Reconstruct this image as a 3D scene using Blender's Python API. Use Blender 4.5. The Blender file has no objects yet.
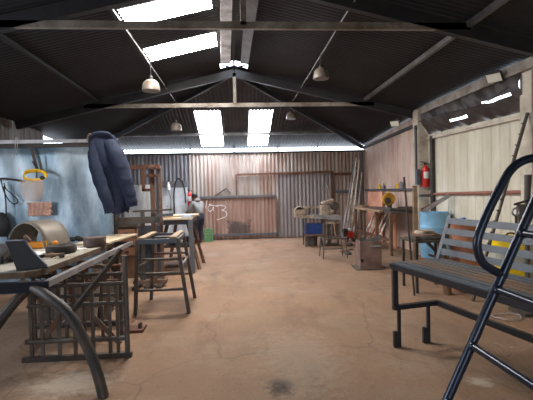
import bpy, bmesh, math, random
from math import sin, cos, tan, pi, radians, sqrt, atan2
from mathutils import Vector, Matrix
random.seed(7)
COL = bpy.context.scene.collection
V = Vector

# ------------------------------------------------------------------ camera
F = 400.0; YAW = radians(4.15); PIT = radians(-1.3); ROL = radians(1.4); H = 1.6
_f = V((sin(YAW)*cos(PIT), cos(YAW)*cos(PIT), sin(PIT)))
_r0 = V((cos(YAW), -sin(YAW), 0)); _u0 = _r0.cross(_f)
_r = _r0*cos(ROL) - _u0*sin(ROL); _u = _u0*cos(ROL) + _r0*sin(ROL)
EYE = V((0, 0, H))
def ray(px, py): return _f + _r*((px-266.5)/F) - _u*((py-200)/F)
def aty(px, py, y):            # point of the room seen at a pixel, at a known depth
    d = ray(px, py); return EYE + d*(y/d.y)
def atx(px, py, x):
    d = ray(px, py); return EYE + d*(x/d.x)
def atz(px, py, z=0.0):
    d = ray(px, py); return EYE + d*((z-H)/d.z)
cam = bpy.data.cameras.new('camera'); co = bpy.data.objects.new('camera', cam); COL.objects.link(co)
cam.sensor_width = 36; cam.lens = 36*F/533; cam.clip_start = .05; cam.clip_end = 200
Mx = Matrix((_r, _u, -_f)).transposed().to_4x4(); Mx.translation = EYE; co.matrix_world = Mx
bpy.context.scene.camera = co

# ------------------------------------------------------------------ materials
def lin(c):
    c = c/255.0
    return c/12.92 if c <= .04045 else ((c+.055)/1.055)**2.4
def rgb(c, k=1.0): return (min(1, lin(c[0])*k), min(1, lin(c[1])*k), min(1, lin(c[2])*k), 1)
MATS = {}
def mat(name, c, rough=.6, metal=0.0, var=.25, scale=6.0, second=None, amount=.45, stretch=(1, 1, 1), bump=.0, bscale=40, soft=.12, trans=0.0, spec=.4):
    """base colour with noise mottling, an optional second colour (rust, dirt, flaked paint) in blotches"""
    if name in MATS: return MATS[name]
    m = bpy.data.materials.new(name); m.use_nodes = True; MATS[name] = m
    nt = m.node_tree; N = nt.nodes; L = nt.links; b = N['Principled BSDF']
    b.inputs['Roughness'].default_value = rough; b.inputs['Metallic'].default_value = metal
    b.inputs['Specular IOR Level'].default_value = spec
    if trans:
        b.inputs['Transmission Weight'].default_value = trans; b.inputs['IOR'].default_value = 1.15
    tc = N.new('ShaderNodeTexCoord'); mp = N.new('ShaderNodeMapping'); L.new(tc.outputs['Object'], mp.inputs['Vector'])
    mp.inputs['Scale'].default_value = stretch
    n1 = N.new('ShaderNodeTexNoise'); n1.inputs['Scale'].default_value = scale; n1.inputs['Detail'].default_value = 6; n1.inputs['Roughness'].default_value = .62
    L.new(mp.outputs['Vector'], n1.inputs['Vector'])
    r = N.new('ShaderNodeValToRGB'); L.new(n1.outputs['Fac'], r.inputs['Fac'])
    r.color_ramp.elements[0].position = .28; r.color_ramp.elements[0].color = rgb(c, 1-var)
    r.color_ramp.elements[1].position = .72; r.color_ramp.elements[1].color = rgb(c, 1+var)
    out = r.outputs['Color']
    if second:
        n2 = N.new('ShaderNodeTexNoise'); n2.inputs['Scale'].default_value = scale*.55; n2.inputs['Detail'].default_value = 8; n2.inputs['Roughness'].default_value = .68
        mp2 = N.new('ShaderNodeMapping'); mp2.inputs['Scale'].default_value = stretch; mp2.inputs['Location'].default_value = (3.1, 7.7, 1.3)
        L.new(tc.outputs['Object'], mp2.inputs['Vector']); L.new(mp2.outputs['Vector'], n2.inputs['Vector'])
        r2 = N.new('ShaderNodeValToRGB'); L.new(n2.outputs['Fac'], r2.inputs['Fac'])
        th = .5 + (.5-amount)*.5
        r2.color_ramp.elements[0].position = max(0, th-soft); r2.color_ramp.elements[1].position = min(1, th+soft)
        mx = N.new('ShaderNodeMix'); mx.data_type = 'RGBA'
        L.new(r2.outputs['Color'], mx.inputs['Factor']); L.new(out, mx.inputs['A']); mx.inputs['B'].default_value = rgb(second)
        out = mx.outputs['Result']
    L.new(out, b.inputs['Base Color'])
    if bump:
        n3 = N.new('ShaderNodeTexNoise'); n3.inputs['Scale'].default_value = bscale; n3.inputs['Detail'].default_value = 5
        L.new(mp.outputs['Vector'], n3.inputs['Vector'])
        bp = N.new('ShaderNodeBump'); bp.inputs['Strength'].default_value = bump; bp.inputs['Distance'].default_value = .02
        L.new(n3.outputs['Fac'], bp.inputs['Height']); L.new(bp.outputs['Normal'], b.inputs['Normal'])
    m['out'] = 1
    return m
def nodes_of(m): return m.node_tree.nodes, m.node_tree.links, m.node_tree.nodes['Principled BSDF']

ST = (1, 1, .16)        # vertical streaks
m_roof = mat('sooty_roof_sheet', (32, 29, 32), .75, 0, .3, 3, (21, 20, 24), .5, (1, 1, 1))
m_roofb = mat('sooty_back_roof_sheet', (62, 60, 66), .6, 0, .3, 3, (40, 40, 46), .5)
m_steeld = mat('dark_truss_steel', (44, 44, 48), .6, .1, .25, 5, (56, 50, 46), .3)
m_tie = mat('tie_beam_steel', (150, 144, 136), .5, .1, .25, 6, (104, 90, 80), .45, bump=.15)
m_purld = mat('sooty_purlin_steel', (36, 34, 35), .7, .1, .25, 6, (28, 26, 27), .4)
m_purl = mat('purlin_steel', (98, 95, 95), .5, .2, .25, 6, (74, 66, 60), .4)
m_ridge = mat('grey_ridge_steel', (226, 226, 230), .45, 0, .12, 4, (120, 112, 110), .4)
m_wallb = mat('rusty_corrugated_iron', (158, 148, 140), .6, .1, .2, 5, (136, 106, 92), .42, ST)
m_walldk = mat('grey_corrugated_iron', (122, 124, 130), .6, .1, .2, 5, (98, 92, 92), .42, ST)
m_wallL = mat('left_corrugated_iron', (124, 122, 120), .6, .1, .25, 5, (92, 84, 78), .4, ST)
m_wallpk = mat('pinkish_wall_sheet', (206, 186, 174), .65, 0, .16, 4, (176, 140, 124), .4, (1, 1, .3), .15)
m_wallcr = mat('cream_wall_board', (216, 211, 196), .65, 0, .1, 3, (192, 184, 164), .42, (1, 1, .25))
m_col = mat('pale_column', (200, 192, 178), .8, 0, .18, 5, (160, 146, 132), .38, bump=.1)
m_doorg = mat('grey_door_iron', (138, 132, 132), .55, .15, .2, 5, (106, 92, 86), .42, ST)
m_rust = mat('rust_brown_steel', (116, 78, 60), .75, .1, .3, 9, (84, 54, 42), .5, bump=.2)
m_rustl = mat('rusty_grey_steel', (124, 104, 92), .7, .15, .3, 9, (110, 72, 54), .45, bump=.15)
m_bluegr = mat('blue_grey_steel', (88, 94, 104), .5, .2, .2, 6, (100, 88, 80), .35)
m_dkst = mat('dark_workshop_steel', (62, 58, 56), .55, .3, .3, 8, (90, 72, 58), .35, bump=.1)
m_dirtyst = mat('dirty_bare_steel', (96, 92, 88), .5, .35, .3, 8, (82, 66, 54), .45, bump=.1)
m_ltst = mat('bright_steel_edge', (168, 166, 170), .4, .4, .2, 8, (120, 112, 110), .35)
m_wood = mat('worn_wood', (152, 130, 106), .75, 0, .22, 7, (120, 92, 66), .4, (1, .25, 1), .12)
m_woodd = mat('dark_wood', (124, 92, 68), .8, 0, .25, 8, (94, 70, 54), .45, (1, 1, .3), .12)
m_woodl = mat('pale_plank', (196, 182, 160), .7, 0, .14, 7, (176, 154, 126), .35, (1, .3, 1))
m_slab = mat('workbench_slab', (166, 161, 151), .6, 0, .18, 5, (130, 116, 98), .42, bump=.1)
m_slabe = mat('slab_edge_wood', (110, 88, 66), .8, 0, .25, 9, (74, 58, 46), .5, bump=.2)
m_navy = mat('navy_paint', (24, 27, 40), .45, .1, .15, 6)
m_ladder = mat('dark_navy_tube_paint', (38, 45, 60), .28, .4, .12, 10, (52, 56, 66), .3)
m_bench = mat('grey_primer_slats', (98, 104, 112), .45, .25, .12, 9, (82, 86, 94), .4)
m_benchw = mat('brown_bench_slat', (110, 102, 94), .5, .2, .2, 9, (140, 108, 82), .4, (1, .3, 1))
m_benchd = mat('charcoal_bench_frame', (42, 42, 47), .4, .3, .2, 9)
m_black = mat('black_rubber', (30, 29, 30), .6, 0, .25, 10)
m_disc = mat('black_abrasive', (52, 47, 44), .85, 0, .25, 18, bump=.2)
m_brown = mat('dark_brown_roll', (84, 68, 60), .7, 0, .2, 12)
m_fender = mat('fender_grey', (132, 126, 118), .5, .2, .14, 5, (108, 98, 90), .4)
m_yellow = mat('yellow_plastic', (236, 186, 36), .45, 0, .1, 6)
m_yeldirt = mat('dirty_yellow_paint', (206, 152, 40), .5, .1, .2, 8, (120, 86, 44), .3)
m_orange = mat('orange_tool_plastic', (216, 134, 34), .5, 0, .15, 8)
m_red = mat('red_paint', (196, 48, 42), .35, .05, .1, 6)
m_white = mat('white_paint', (226, 226, 224), .5, 0, .06, 6)
m_barrel = mat('sky_blue_plastic', (128, 178, 214), .45, 0, .1, 3, (96, 140, 176), .35)
m_ycan = mat('yellow_drum_paint', (240, 204, 20), .4, 0, .08, 5)
m_terra = mat('rust_orange_drum', (166, 114, 86), .7, .05, .2, 6, (140, 82, 56), .4)
m_drawer = mat('drawer_orange_brown', (150, 104, 80), .7, 0, .2, 7)
m_blue = mat('machine_blue', (34, 62, 124), .45, .1, .2, 6)
m_mach = mat('dusty_machine_grey', (176, 160, 142), .65, .15, .2, 8, (108, 94, 82), .4)
m_machd = mat('machine_dark_iron', (82, 76, 72), .6, .3, .25, 8)
m_jacket = mat('navy_cotton', (44, 50, 68), .9, 0, .2, 5, (56, 62, 80), .35, bump=.9, bscale=8, spec=.15)
m_hood = mat('grey_hoodie', (126, 125, 124), .95, 0, .1, 12, spec=.1)
m_trou = mat('dark_trousers', (54, 56, 66), .95, 0, .15, 10, spec=.1)
m_skin = mat('skin', (112, 76, 58), .6, 0, .08, 10)
m_hair = mat('black_hair', (22, 20, 20), .8, 0, .2, 30)
m_green = mat('green_crate_plastic', (96, 142, 96), .5, 0, .1, 8)
m_pink = mat('pink_board', (226, 168, 142), .8, 0, .12, 4, (200, 138, 112), .4)
m_peach = mat('peach_fleece', (206, 160, 142), .95, 0, .25, 26, (160, 136, 126), .4, (1, 1, .4), .4, spec=.1)
m_visor = mat('smoky_visor', (214, 178, 150), .3, 0, .1, 4)
m_tarp = mat('dark_tarpaulin', (72, 64, 62), .5, 0, .3, 5, (48, 42, 42), .45, bump=.3, bscale=9)
m_glass = mat('flood_glass', (226, 228, 216), .25, 0, .04, 3)
m_lamp = mat('lamp_enamel', (118, 112, 106), .5, .15, .15, 8, (112, 92, 78), .35)
m_paint = mat('white_splashed_board', (222, 229, 236), .55, 0, .1, 4, (150, 158, 168), .4, (1, 1, .35))
m_chalk = mat('white_chalk', (240, 238, 236), .9, 0, .03, 20)
m_paper = mat('paper', (222, 220, 214), .8, 0, .05, 9)
m_poles = mat('pale_metal_poles', (238, 233, 222), .5, .1, .15, 8, (140, 122, 104), .3)
m_pipe_rd = mat('red_oxide_pipe', (148, 96, 82), .6, .05, .2, 8)
m_box = mat('rusty_purple_grey_steel', (126, 104, 98), .7, .15, .2, 7, (98, 74, 66), .45, bump=.1)
m_ground = mat('outside_ground', (168, 146, 122), .9, 0, .15, 2)

# visor lets light through
N, L, b = nodes_of(m_visor); b.inputs['Alpha'].default_value = .34
# blue screen: light blue-grey paint with cloudy pale wipes
m_screen = mat('blue_screen_paint', (124, 147, 164), .3, .15, .22, 1.8, (208, 220, 228), .44, (1.3, 1, .45), .15, 6, soft=.1)

# floor: earthy concrete with pale scuffs, fine grit, cracks and an oil stain
def floor_material():
    m = mat('earthy_concrete_floor', (130, 108, 89), .85, 0, .18, 1.3, (136, 105, 83), .5, (1, 1, 1), .35, 22, soft=.25, spec=.25)
    N, L, b = nodes_of(m)
    prev = b.inputs['Base Color'].links[0].from_socket
    tc = N.new('ShaderNodeTexCoord')
    def over(prev, fac, colour):
        mx = N.new('ShaderNodeMix'); mx.data_type = 'RGBA'; L.new(fac, mx.inputs['Factor']); L.new(prev, mx.inputs['A']); mx.inputs['B'].default_value = rgb(colour); return mx.outputs['Result']
    def noise(scale, stretch, lo, hi, top, loc=(0, 0, 0), detail=6):
        mp = N.new('ShaderNodeMapping'); mp.inputs['Scale'].default_value = stretch; mp.inputs['Location'].default_value = loc; L.new(tc.outputs['Object'], mp.inputs['Vector'])
        n = N.new('ShaderNodeTexNoise'); n.inputs['Scale'].default_value = scale; n.inputs['Detail'].default_value = detail; n.inputs['Roughness'].default_value = .7
        L.new(mp.outputs['Vector'], n.inputs['Vector'])
        r = N.new('ShaderNodeMapRange'); r.inputs['From Min'].default_value = lo; r.inputs['From Max'].default_value = hi; r.inputs['To Max'].default_value = top
        L.new(n.outputs['Fac'], r.inputs['Value']); return r.outputs['Result']
    prev = over(prev, noise(.9, (1, 1, 1), .5, .72, .55), (152, 138, 122))          # pale dust
    prev = over(prev, noise(1.6, (1, .35, 1), .5, .7, .6, (4, 9, 0)), (94, 74, 60))     # dark wear
    prev = over(prev, noise(28, (1, 1, 1), .58, .7, .45, (1, 2, 0), 3), (70, 54, 44))     # grit
    prev = over(prev, noise(46, (1, 1, 1), .66, .72, .6, (5, 2, 0), 2), (176, 160, 142))     # bright chips
    # cracks
    mp = N.new('ShaderNodeMapping'); L.new(tc.outputs['Object'], mp.inputs['Vector'])
    nz = N.new('ShaderNodeTexNoise'); nz.inputs['Scale'].default_value = 1.4; L.new(tc.outputs['Object'], nz.inputs['Vector'])
    ad = N.new('ShaderNodeMix'); ad.data_type = 'RGBA'; ad.blend_type = 'ADD'; ad.inputs['Factor'].default_value = .7
    L.new(mp.outputs['Vector'], ad.inputs['A']); L.new(nz.outputs['Color'], ad.inputs['B'])
    vo = N.new('ShaderNodeTexVoronoi'); vo.feature = 'DISTANCE_TO_EDGE'; vo.inputs['Scale'].default_value = .42; L.new(ad.outputs['Result'], vo.inputs['Vector'])
    r = N.new('ShaderNodeMapRange'); r.inputs['From Min'].default_value = .0015; r.inputs['From Max'].default_value = .006; r.inputs['To Min'].default_value = .28; r.inputs['To Max'].default_value = 0
    L.new(vo.outputs['Distance'], r.inputs['Value']); prev = over(prev, r.outputs['Result'], (66, 50, 42))
    # oil stain and pale spill, both with ragged outlines
    def spot(prev, p, sx, sy, colour, k):
        mp = N.new('ShaderNodeMapping'); mp.vector_type = 'TEXTURE'; mp.inputs['Location'].default_value = (p[0], p[1], 0); mp.inputs['Scale'].default_value = (sx, sy, 1)
        L.new(tc.outputs['Object'], mp.inputs['Vector'])
        ln = N.new('ShaderNodeVectorMath'); ln.operation = 'LENGTH'; L.new(mp.outputs['Vector'], ln.inputs[0])
        n = N.new('ShaderNodeTexNoise'); n.inputs['Scale'].default_value = 14; n.inputs['Detail'].default_value = 6; L.new(tc.outputs['Object'], n.inputs['Vector'])
        su = N.new('ShaderNodeMath'); su.operation = 'MULTIPLY_ADD'; L.new(n.outputs['Fac'], su.inputs[0]); su.inputs[1].default_value = 1.6; L.new(ln.outputs['Value'], su.inputs[2])
        r = N.new('ShaderNodeMapRange'); r.inputs['From Min'].default_value = 1.2; r.inputs['From Max'].default_value = 1.75; r.inputs['To Min'].default_value = k; r.inputs['To Max'].default_value = 0
        L.new(su.outputs['Value'], r.inputs['Value']); return over(prev, r.outputs['Result'], colour)
    prev = spot(prev, atz(281, 387), .15, .2, (46, 38, 36), .85)
    prev = spot(prev, atz(72, 383), .45, .3, (172, 162, 148), .5)
    prev = spot(prev, atz(300, 355), .5, .9, (156, 140, 124), .4)
    prev = spot(prev, atz(480, 382), .12, .1, (176, 166, 152), .6)
    L.new(prev, b.inputs['Base Color'])
    return m
m_floor = floor_material()

def emis(name, c, s):
    m = bpy.data.materials.new(name); m.use_nodes = True; nt = m.node_tree; N = nt.nodes; L = nt.links
    b = N['Principled BSDF']; b.inputs['Base Color'].default_value = rgb(c); b.inputs['Emission Color'].default_value = rgb(c)
    tc = N.new('ShaderNodeTexCoord'); n = N.new('ShaderNodeTexNoise'); n.inputs['Scale'].default_value = 5; n.inputs['Detail'].default_value = 6
    L.new(tc.outputs['Object'], n.inputs['Vector'])
    r = N.new('ShaderNodeMapRange'); r.inputs['From Min'].default_value = .36; r.inputs['From Max'].default_value = .42; r.inputs['To Min'].default_value = .25; r.inputs['To Max'].default_value = s
    L.new(n.outputs['Fac'], r.inputs['Value']); L.new(r.outputs['Result'], b.inputs['Emission Strength'])
    return m
m_sky1 = emis('daylit_roof_light', (255, 249, 240), 72)
m_sky2 = emis('daylit_back_roof_light', (240, 244, 255), 40)
N, L, b = nodes_of(m_sky2); tc = N.new('ShaderNodeTexCoord'); wv = N.new('ShaderNodeTexWave'); wv.inputs['Scale'].default_value = 3.14; wv.inputs['Distortion'].default_value = .6; wv.inputs['Detail'].default_value = 1
L.new(tc.outputs['Object'], wv.inputs['Vector']); mr = N.new('ShaderNodeMapRange'); mr.inputs['From Min'].default_value = .04; mr.inputs['From Max'].default_value = .3; mr.inputs['To Min'].default_value = .03
L.new(wv.outputs['Fac'], mr.inputs['Value']); mu = N.new('ShaderNodeMath'); mu.operation = 'MULTIPLY'; pv = b.inputs['Emission Strength'].links[0].from_socket
L.new(pv, mu.inputs[0]); L.new(mr.outputs['Result'], mu.inputs[1]); L.new(mu.outputs['Value'], b.inputs['Emission Strength'])

# ------------------------------------------------------------------ mesh building
class MB:
    def __init__(s): s.v = []; s.f = []; s.sm = []
    def add(s, vs, fs, smooth=False):
        k = len(s.v); s.v += [V(p) for p in vs]
        for f in fs: s.f.append([i+k for i in f]); s.sm.append(smooth)
        return s
    def box(s, c, d, rot=None):
        c = V(c); q = []
        for x in (-.5, .5):
            for y in (-.5, .5):
                for z in (-.5, .5):
                    p = V((x*d[0], y*d[1], z*d[2]))
                    if rot is not None: p = rot @ p
                    q.append(c+p)
        return s.add(q, [(0, 1, 3, 2), (4, 6, 7, 5), (0, 4, 5, 1), (2, 3, 7, 6), (0, 2, 6, 4), (1, 5, 7, 3)])
    def b2(s, a, b):   # box from corner to corner
        a = V(a); b = V(b); return s.box((a+b)/2, [abs(b[i]-a[i]) for i in range(3)])
    def bar(s, p, q, w, h, up=(0, 0, 1)):   # rectangular section between two points; h measured along up
        p = V(p); q = V(q); t = (q-p).normalized(); up = V(up)
        if abs(t.dot(up.normalized())) > .98: up = V((0, 1, 0)) if abs(t.y) < .9 else V((1, 0, 0))
        a = t.cross(up).normalized(); b = a.cross(t).normalized()
        c = [a*(w/2)*i + b*(h/2)*j for i, j in ((-1, -1), (1, -1), (1, 1), (-1, 1))]
        return s.add([p+k for k in c]+[q+k for k in c], [(3, 2, 1, 0), (4, 5, 6, 7)]+[(i, (i+1) % 4, (i+1) % 4+4, i+4) for i in range(4)])
    def angle(s, p, q, w, t, a, b):  # L section: legs along a and b
        p = V(p); q = V(q); a = V(a).normalized(); b = V(b).normalized()
        sec = [V((0, 0, 0)), a*w, a*w+b*t, a*t+b*t, a*t+b*w, b*w]
        n = 6; return s.add([p+k for k in sec]+[q+k for k in sec], [(5, 4, 3, 0), (3, 2, 1, 0), (6, 9, 10, 11), (6, 7, 8, 9)]+[(i, (i+1) % n, (i+1) % n+n, i+n) for i in range(n)])
    def tube(s, pts, r, n=10, closed=False):
        pts = [V(p) for p in pts]; m = len(pts); rr = r if isinstance(r, (list, tuple)) else [r]*m
        ring = []; prev = None
        for i in range(m):
            if closed: t = pts[(i+1) % m]-pts[i-1]
            else: t = pts[min(i+1, m-1)]-pts[max(i-1, 0)]
            t.normalize()
            if prev is None:
                a = t.cross(V((0, 0, 1)))
                if a.length < .1: a = t.cross(V((0, 1, 0)))
            else: a = prev - t*prev.dot(t)
            a.normalize(); prev = a; b = t.cross(a)
            ring.append([pts[i]+(a*cos(2*pi*k/n)+b*sin(2*pi*k/n))*rr[i] for k in range(n)])
        vs = [p for g in ring for p in g]; fs = []
        for i in range(m if closed else m-1):
            j = (i+1) % m
            for k in range(n): fs.append((i*n+k, i*n+(k+1) % n, j*n+(k+1) % n, j*n+k))
        s.add(vs, fs, True)
        if not closed: s.add(ring[0], [tuple(range(n))[::-1]]); s.add(ring[-1], [tuple(range(n))])
        return s
    def lathe(s, prof, c=(0, 0, 0), n=24, axis='z', smooth=True):
        c = V(c)
        def P(r, z, k):
            a = 2*pi*k/n; p = (r*cos(a), r*sin(a), z)
            if axis == 'x': p = (p[2], p[0], p[1])
            if axis == 'y': p = (p[1], p[2], p[0])
            return c+V(p)
        m = len(prof); sharp = [True]*m
        for i in range(1, m-1):
            a = V((prof[i][0]-prof[i-1][0], prof[i][1]-prof[i-1][1])); b = V((prof[i+1][0]-prof[i][0], prof[i+1][1]-prof[i][1]))
            sharp[i] = a.length > 1e-6 and b.length > 1e-6 and a.angle(b) > radians(38)
        i = 0
        while i < m-1:
            j = i+1
            while j < m-1 and not sharp[j]: j += 1
            vs = []; base = []; fs = []
            for t in range(i, j+1):
                base.append(len(vs))
                vs += [P(0, prof[t][1], 0)] if prof[t][0] < 1e-5 else [P(prof[t][0], prof[t][1], k) for k in range(n)]
            for t in range(i, j):
                a0, b0 = base[t-i], base[t-i+1]
                for k in range(n):
                    q = (k+1) % n
                    if prof[t][0] < 1e-5: fs.append((a0, b0+q, b0+k))
                    elif prof[t+1][0] < 1e-5: fs.append((a0+k, a0+q, b0))
                    else: fs.append((a0+k, a0+q, b0+q, b0+k))
            flat = j == i+1 and abs(prof[i][1]-prof[j][1]) < 1e-6
            s.add(vs, fs, smooth and not flat); i = j
        for i in (0, m-1):
            if prof[i][0] > 1e-4: s.add([P(prof[i][0], prof[i][1], k) for k in range(n)], [tuple(range(n))[::-1] if i == 0 else tuple(range(n))])
        return s
    def prism(s, poly, d):     # polygon of 3D points pushed along d
        n = len(poly); d = V(d); P = [V(p) for p in poly]
        return s.add(P+[p+d for p in P], [tuple(range(n))[::-1], tuple(range(n, 2*n))]+[(i, (i+1) % n, (i+1) % n+n, i+n) for i in range(n)])
    def grid(s, rows, smooth=True):
        m = len(rows); n = len(rows[0])
        return s.add([p for r in rows for p in r], [(i*n+j, i*n+j+1, (i+1)*n+j+1, (i+1)*n+j) for i in range(m-1) for j in range(n-1)], smooth)
    def build(s, name, m, parent=None, world=False, bevel=0, merge=False, solid=0, sub=0, fix=True):
        off = V(parent.location) if (parent is not None and world) else V((0, 0, 0))
        me = bpy.data.meshes.new(name); me.from_pydata([p-off for p in s.v], [], s.f)
        for p, k in zip(me.polygons, s.sm): p.use_smooth = k
        bm = bmesh.new(); bm.from_mesh(me)
        if merge: bmesh.ops.remove_doubles(bm, verts=bm.verts, dist=1e-4)
        if fix: bmesh.ops.recalc_face_normals(bm, faces=bm.faces)
        bm.to_mesh(me); bm.free()
        me.materials.append(m); o = bpy.data.objects.new(name, me); COL.objects.link(o)
        if parent is not None: o.parent = parent
        if bevel:
            k = o.modifiers.new('bevel', 'BEVEL'); k.width = bevel; k.segments = 2; k.limit_method = 'ANGLE'
        if solid:
            k = o.modifiers.new('solid', 'SOLIDIFY'); k.thickness = solid; k.offset = 0
        if sub:
            k = o.modifiers.new('sub', 'SUBSURF'); k.levels = sub; k.render_levels = sub
        return o
def tag(o, label, cat, group=None, kind=None):
    o['label'] = label; o['category'] = cat
    if group: o['group'] = group
    if kind: o['kind'] = kind
    return o
def thing(name, label, cat, loc=(0, 0, 0), rz=0, group=None, kind=None):
    o = bpy.data.objects.new(name, None); COL.objects.link(o); o.location = loc; o.rotation_euler = (0, 0, rz); o.empty_display_size = .1
    return tag(o, label, cat, group, kind)
def struct(o, label, cat): return tag(o, label, cat, None, 'structure')
def plabel(o, t): o['label'] = t; return o
def copy_tree(o, parent=None):
    c = o.copy(); COL.objects.link(c)
    if parent is not None: c.parent = parent
    for ch in [k for k in bpy.data.objects if k.parent == o]: copy_tree(ch, c)
    return c
def rotx(a): return Matrix.Rotation(a, 3, 'X')
def roty(a): return Matrix.Rotation(a, 3, 'Y')
def rotz(a): return Matrix.Rotation(a, 3, 'Z')
def smooth_path(pts, k=6):      # Catmull-Rom through the points
    P = [V(p) for p in pts]; out = []
    for i in range(len(P)-1):
        a = P[max(i-1, 0)]; b = P[i]; c = P[i+1]; d = P[min(i+2, len(P)-1)]
        for j in range(k):
            t = j/k
            out.append(.5*((2*b)+(c-a)*t+(2*a-5*b+4*c-d)*t*t+(3*b-a-3*c+d)*t**3))
    out.append(P[-1]); return out
def corr(u0, u1, pitch, amp, pos, segs, nseg=6, rows=2, shape='sine'):
    mb = MB(); n = int((u1-u0)/pitch*nseg)
    us = [u0+(u1-u0)*i/n for i in range(n+1)]
    def off(u):
        if shape == 'sine': return amp*sin(2*pi*u/pitch)
        k = (u/pitch) % 1.0
        return 0 if k < .84 else -amp
    for i in range(n):
        a, b = us[i], us[i+1]
        for f0, f1 in segs((a+b)/2):
            for k in range(rows-1):
                s0, s1 = k/(rows-1), (k+1)/(rows-1)
                q = []
                for u, s_ in ((a, s0), (b, s0), (b, s1), (a, s1)):
                    v0, v1 = f0(u), f1(u); q.append(pos(u, v0+(v1-v0)*s_, off(u)))
                mb.add(q, [(0, 1, 2, 3)], True)
    return mb
K = lambda c: (lambda u: c)

# ------------------------------------------------------------------ the building
XR, XL, YB, YF = 4.35, -4.85, 13.45, -2.6
RZ, SL, YR = 4.40, .235, 9.1
mb = MB(); mb.b2((XL-.3, YF-.2, -.2), (XR+.3, YB+.3, 0))
struct(mb.build('floor', m_floor), 'worn earthy brown concrete workshop floor', 'floor')
mb = MB(); mb.b2((-30, YF-30, -.3), (30, YF-.2, -.05))  # unseen ground, added to bounce warm light into the hall
struct(mb.build('ground', m_ground), 'unseen ground outside the open front, added to bounce warm light', 'ground')

# back wall, a sheet of corrugated iron; top stays clear of the roof, so daylight shows over it
def bw(xa, xb, ztop, m, lab):
    o = corr(xa, xb, .128, .017, lambda u, v, d: (u, YB+d, v), lambda u: [(K(0), K(ztop))]).build('wall_back', m, merge=True)
    return struct(o, lab, 'wall')
bw(XL, -1.55, 2.93, m_walldk, 'grey corrugated iron back wall behind the left benches')
bw(-1.55, XR, 2.93, m_wallb, 'rust-streaked corrugated iron back wall in the middle and right')
# left wall
def lsegs(u):
    if 1.6 < u < 4.8: return [(K(0), K(.95)), (K(2.85), K(3.3))]
    if 10.5 < u < 11.9: return [(K(0), lambda y: 2.86)]
    return [(K(0), K(3.30) if u < 9.4 else (lambda y: 3.30-(y-9.4)*.03))]
struct(corr(YF, YB, .128, .017, lambda u, v, d: (XL+d, u, v), lsegs).build('wall_left', m_wallL, merge=True), 'corrugated iron left wall behind the blue screen', 'wall')
# right wall: three bays
def rw(y0, y1, x, z0, z1, m, pitch, lab, amp=.014):
    def top(u): return z0+(z1-z0)*(u-y0)/(y1-y0)
    o = corr(y0, y1, pitch, amp, lambda u, v, d: (x-d, u, v), lambda u: [(K(0), top)], 12, 2, 'groove').build('wall_right', m, merge=False)
    for p in o.data.polygons: p.use_smooth = False
    return struct(o, lab, 'wall')
rw(9.05, YB, XR, 3.34, 3.06, m_wallpk, .16, 'pinkish sheeted right wall behind the grinder bench')
rw(5.6, 9.0, XR, 2.70, 2.79, m_wallcr, .235, 'cream boarded right wall behind the slatted bench')
rw(YF, 5.45, XR+.06, 3.3, 3.3, m_wallcr, .235, 'cream boarded right wall nearest the entrance')
# unseen front wall, added with a doorway sized to control the daylight
mb = MB(); mb.b2((XL, YF-.1, 0), (-.6, YF, 3.1)); mb.b2((1.6, YF-.1, 0), (XR, YF, 3.1)); mb.b2((-.6, YF-.1, 2.4), (1.6, YF, 3.1))
mb.prism([(XL, YF, 3.1), (XR, YF, 3.1), (XR, YF, 3.36), (0, YF, 4.38), (XL, YF, 3.25)], (0, -.1, 0))
struct(mb.build('wall_front', m_walldk), 'unseen front wall added round an opening that controls the daylight', 'wall')

# roof sheets
eL, eR = XL-.12, XR+.12
SKY = [(5.47, 6.04), (6.92, 7.55)]
def roofz(x): return RZ-SL*abs(x)
def left_roof(u):     # u = y, v = |x|
    for a, b in SKY:
        if a < u < b: return [(K(.0), K(.33)), (K(1.49), K(-eL))]
    return [(K(.3 if 8.62 < u < 8.95 else 0), K(-eL))]
PR = .09
struct(corr(YF-.2, YR+.03, PR, .005, lambda u, v, d: (-v, u, roofz(v)+d), left_roof, 4).build('ceiling', m_roof, merge=True), 'dark sooty left roof slope with bright roof lights', 'ceiling')
struct(corr(YF-.2, YR+.03, PR, .005, lambda u, v, d: (v, u, roofz(v)+d), lambda u: [(K(.3 if 8.62 < u < 8.95 else 0), K(eR))], 4).build('ceiling', m_roof, merge=True), 'dark sooty right roof slope', 'ceiling')
# hipped back end: one slope facing the entrance and two triangles at its sides
EB = YB+.15; ZB = 3.06
def hz(y): return RZ-.0-(RZ-ZB)*(y-YR)/(EB-YR)
def hipstart(x):
    k = abs(x)/(eR if x > 0 else -eL); y = YR+(EB-YR)*min(1, k)
    return max(y, YR+.28) if abs(x) < .26 else y
BSKY = [(-1.12, -.40), (.39, 1.04)]
def hip(u):
    for a, b in BSKY:
        if a < u < b: return [(hipstart, K(11.06)), (K(13.36), K(EB))]
    return [(hipstart, K(EB))]
struct(corr(eL, eR, .1, .012, lambda u, v, d: (u, v, hz(v)+d), hip, 6, 3).build('ceiling', m_roofb, merge=True), 'corrugated hipped roof end above the back wall', 'ceiling')
def tri(sgn, xe, name, lab):
    def pos(u, v, d):     # u = y ; v = 0 at hip line, 1 at eave
        t = (u-YR)/(EB-YR); zr = RZ+(ZB-RZ)*t; xh = xe*t; ze = (RZ-SL*abs(xe))+(ZB-(RZ-SL*abs(xe)))*t
        return (xh+(xe-xh)*v, u, zr+(ze-zr)*v+d)
    return struct(corr(YR, EB, PR, .007, pos, lambda u: [(K(-.07), K(1))], 4).build(name, m_roof, merge=True), lab, 'ceiling')
tri(1, eR, 'ceiling', 'dark roof slope over the grinder bench corner')
tri(-1, eL, 'ceiling', 'dark roof slope over the far left corner')
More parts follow.
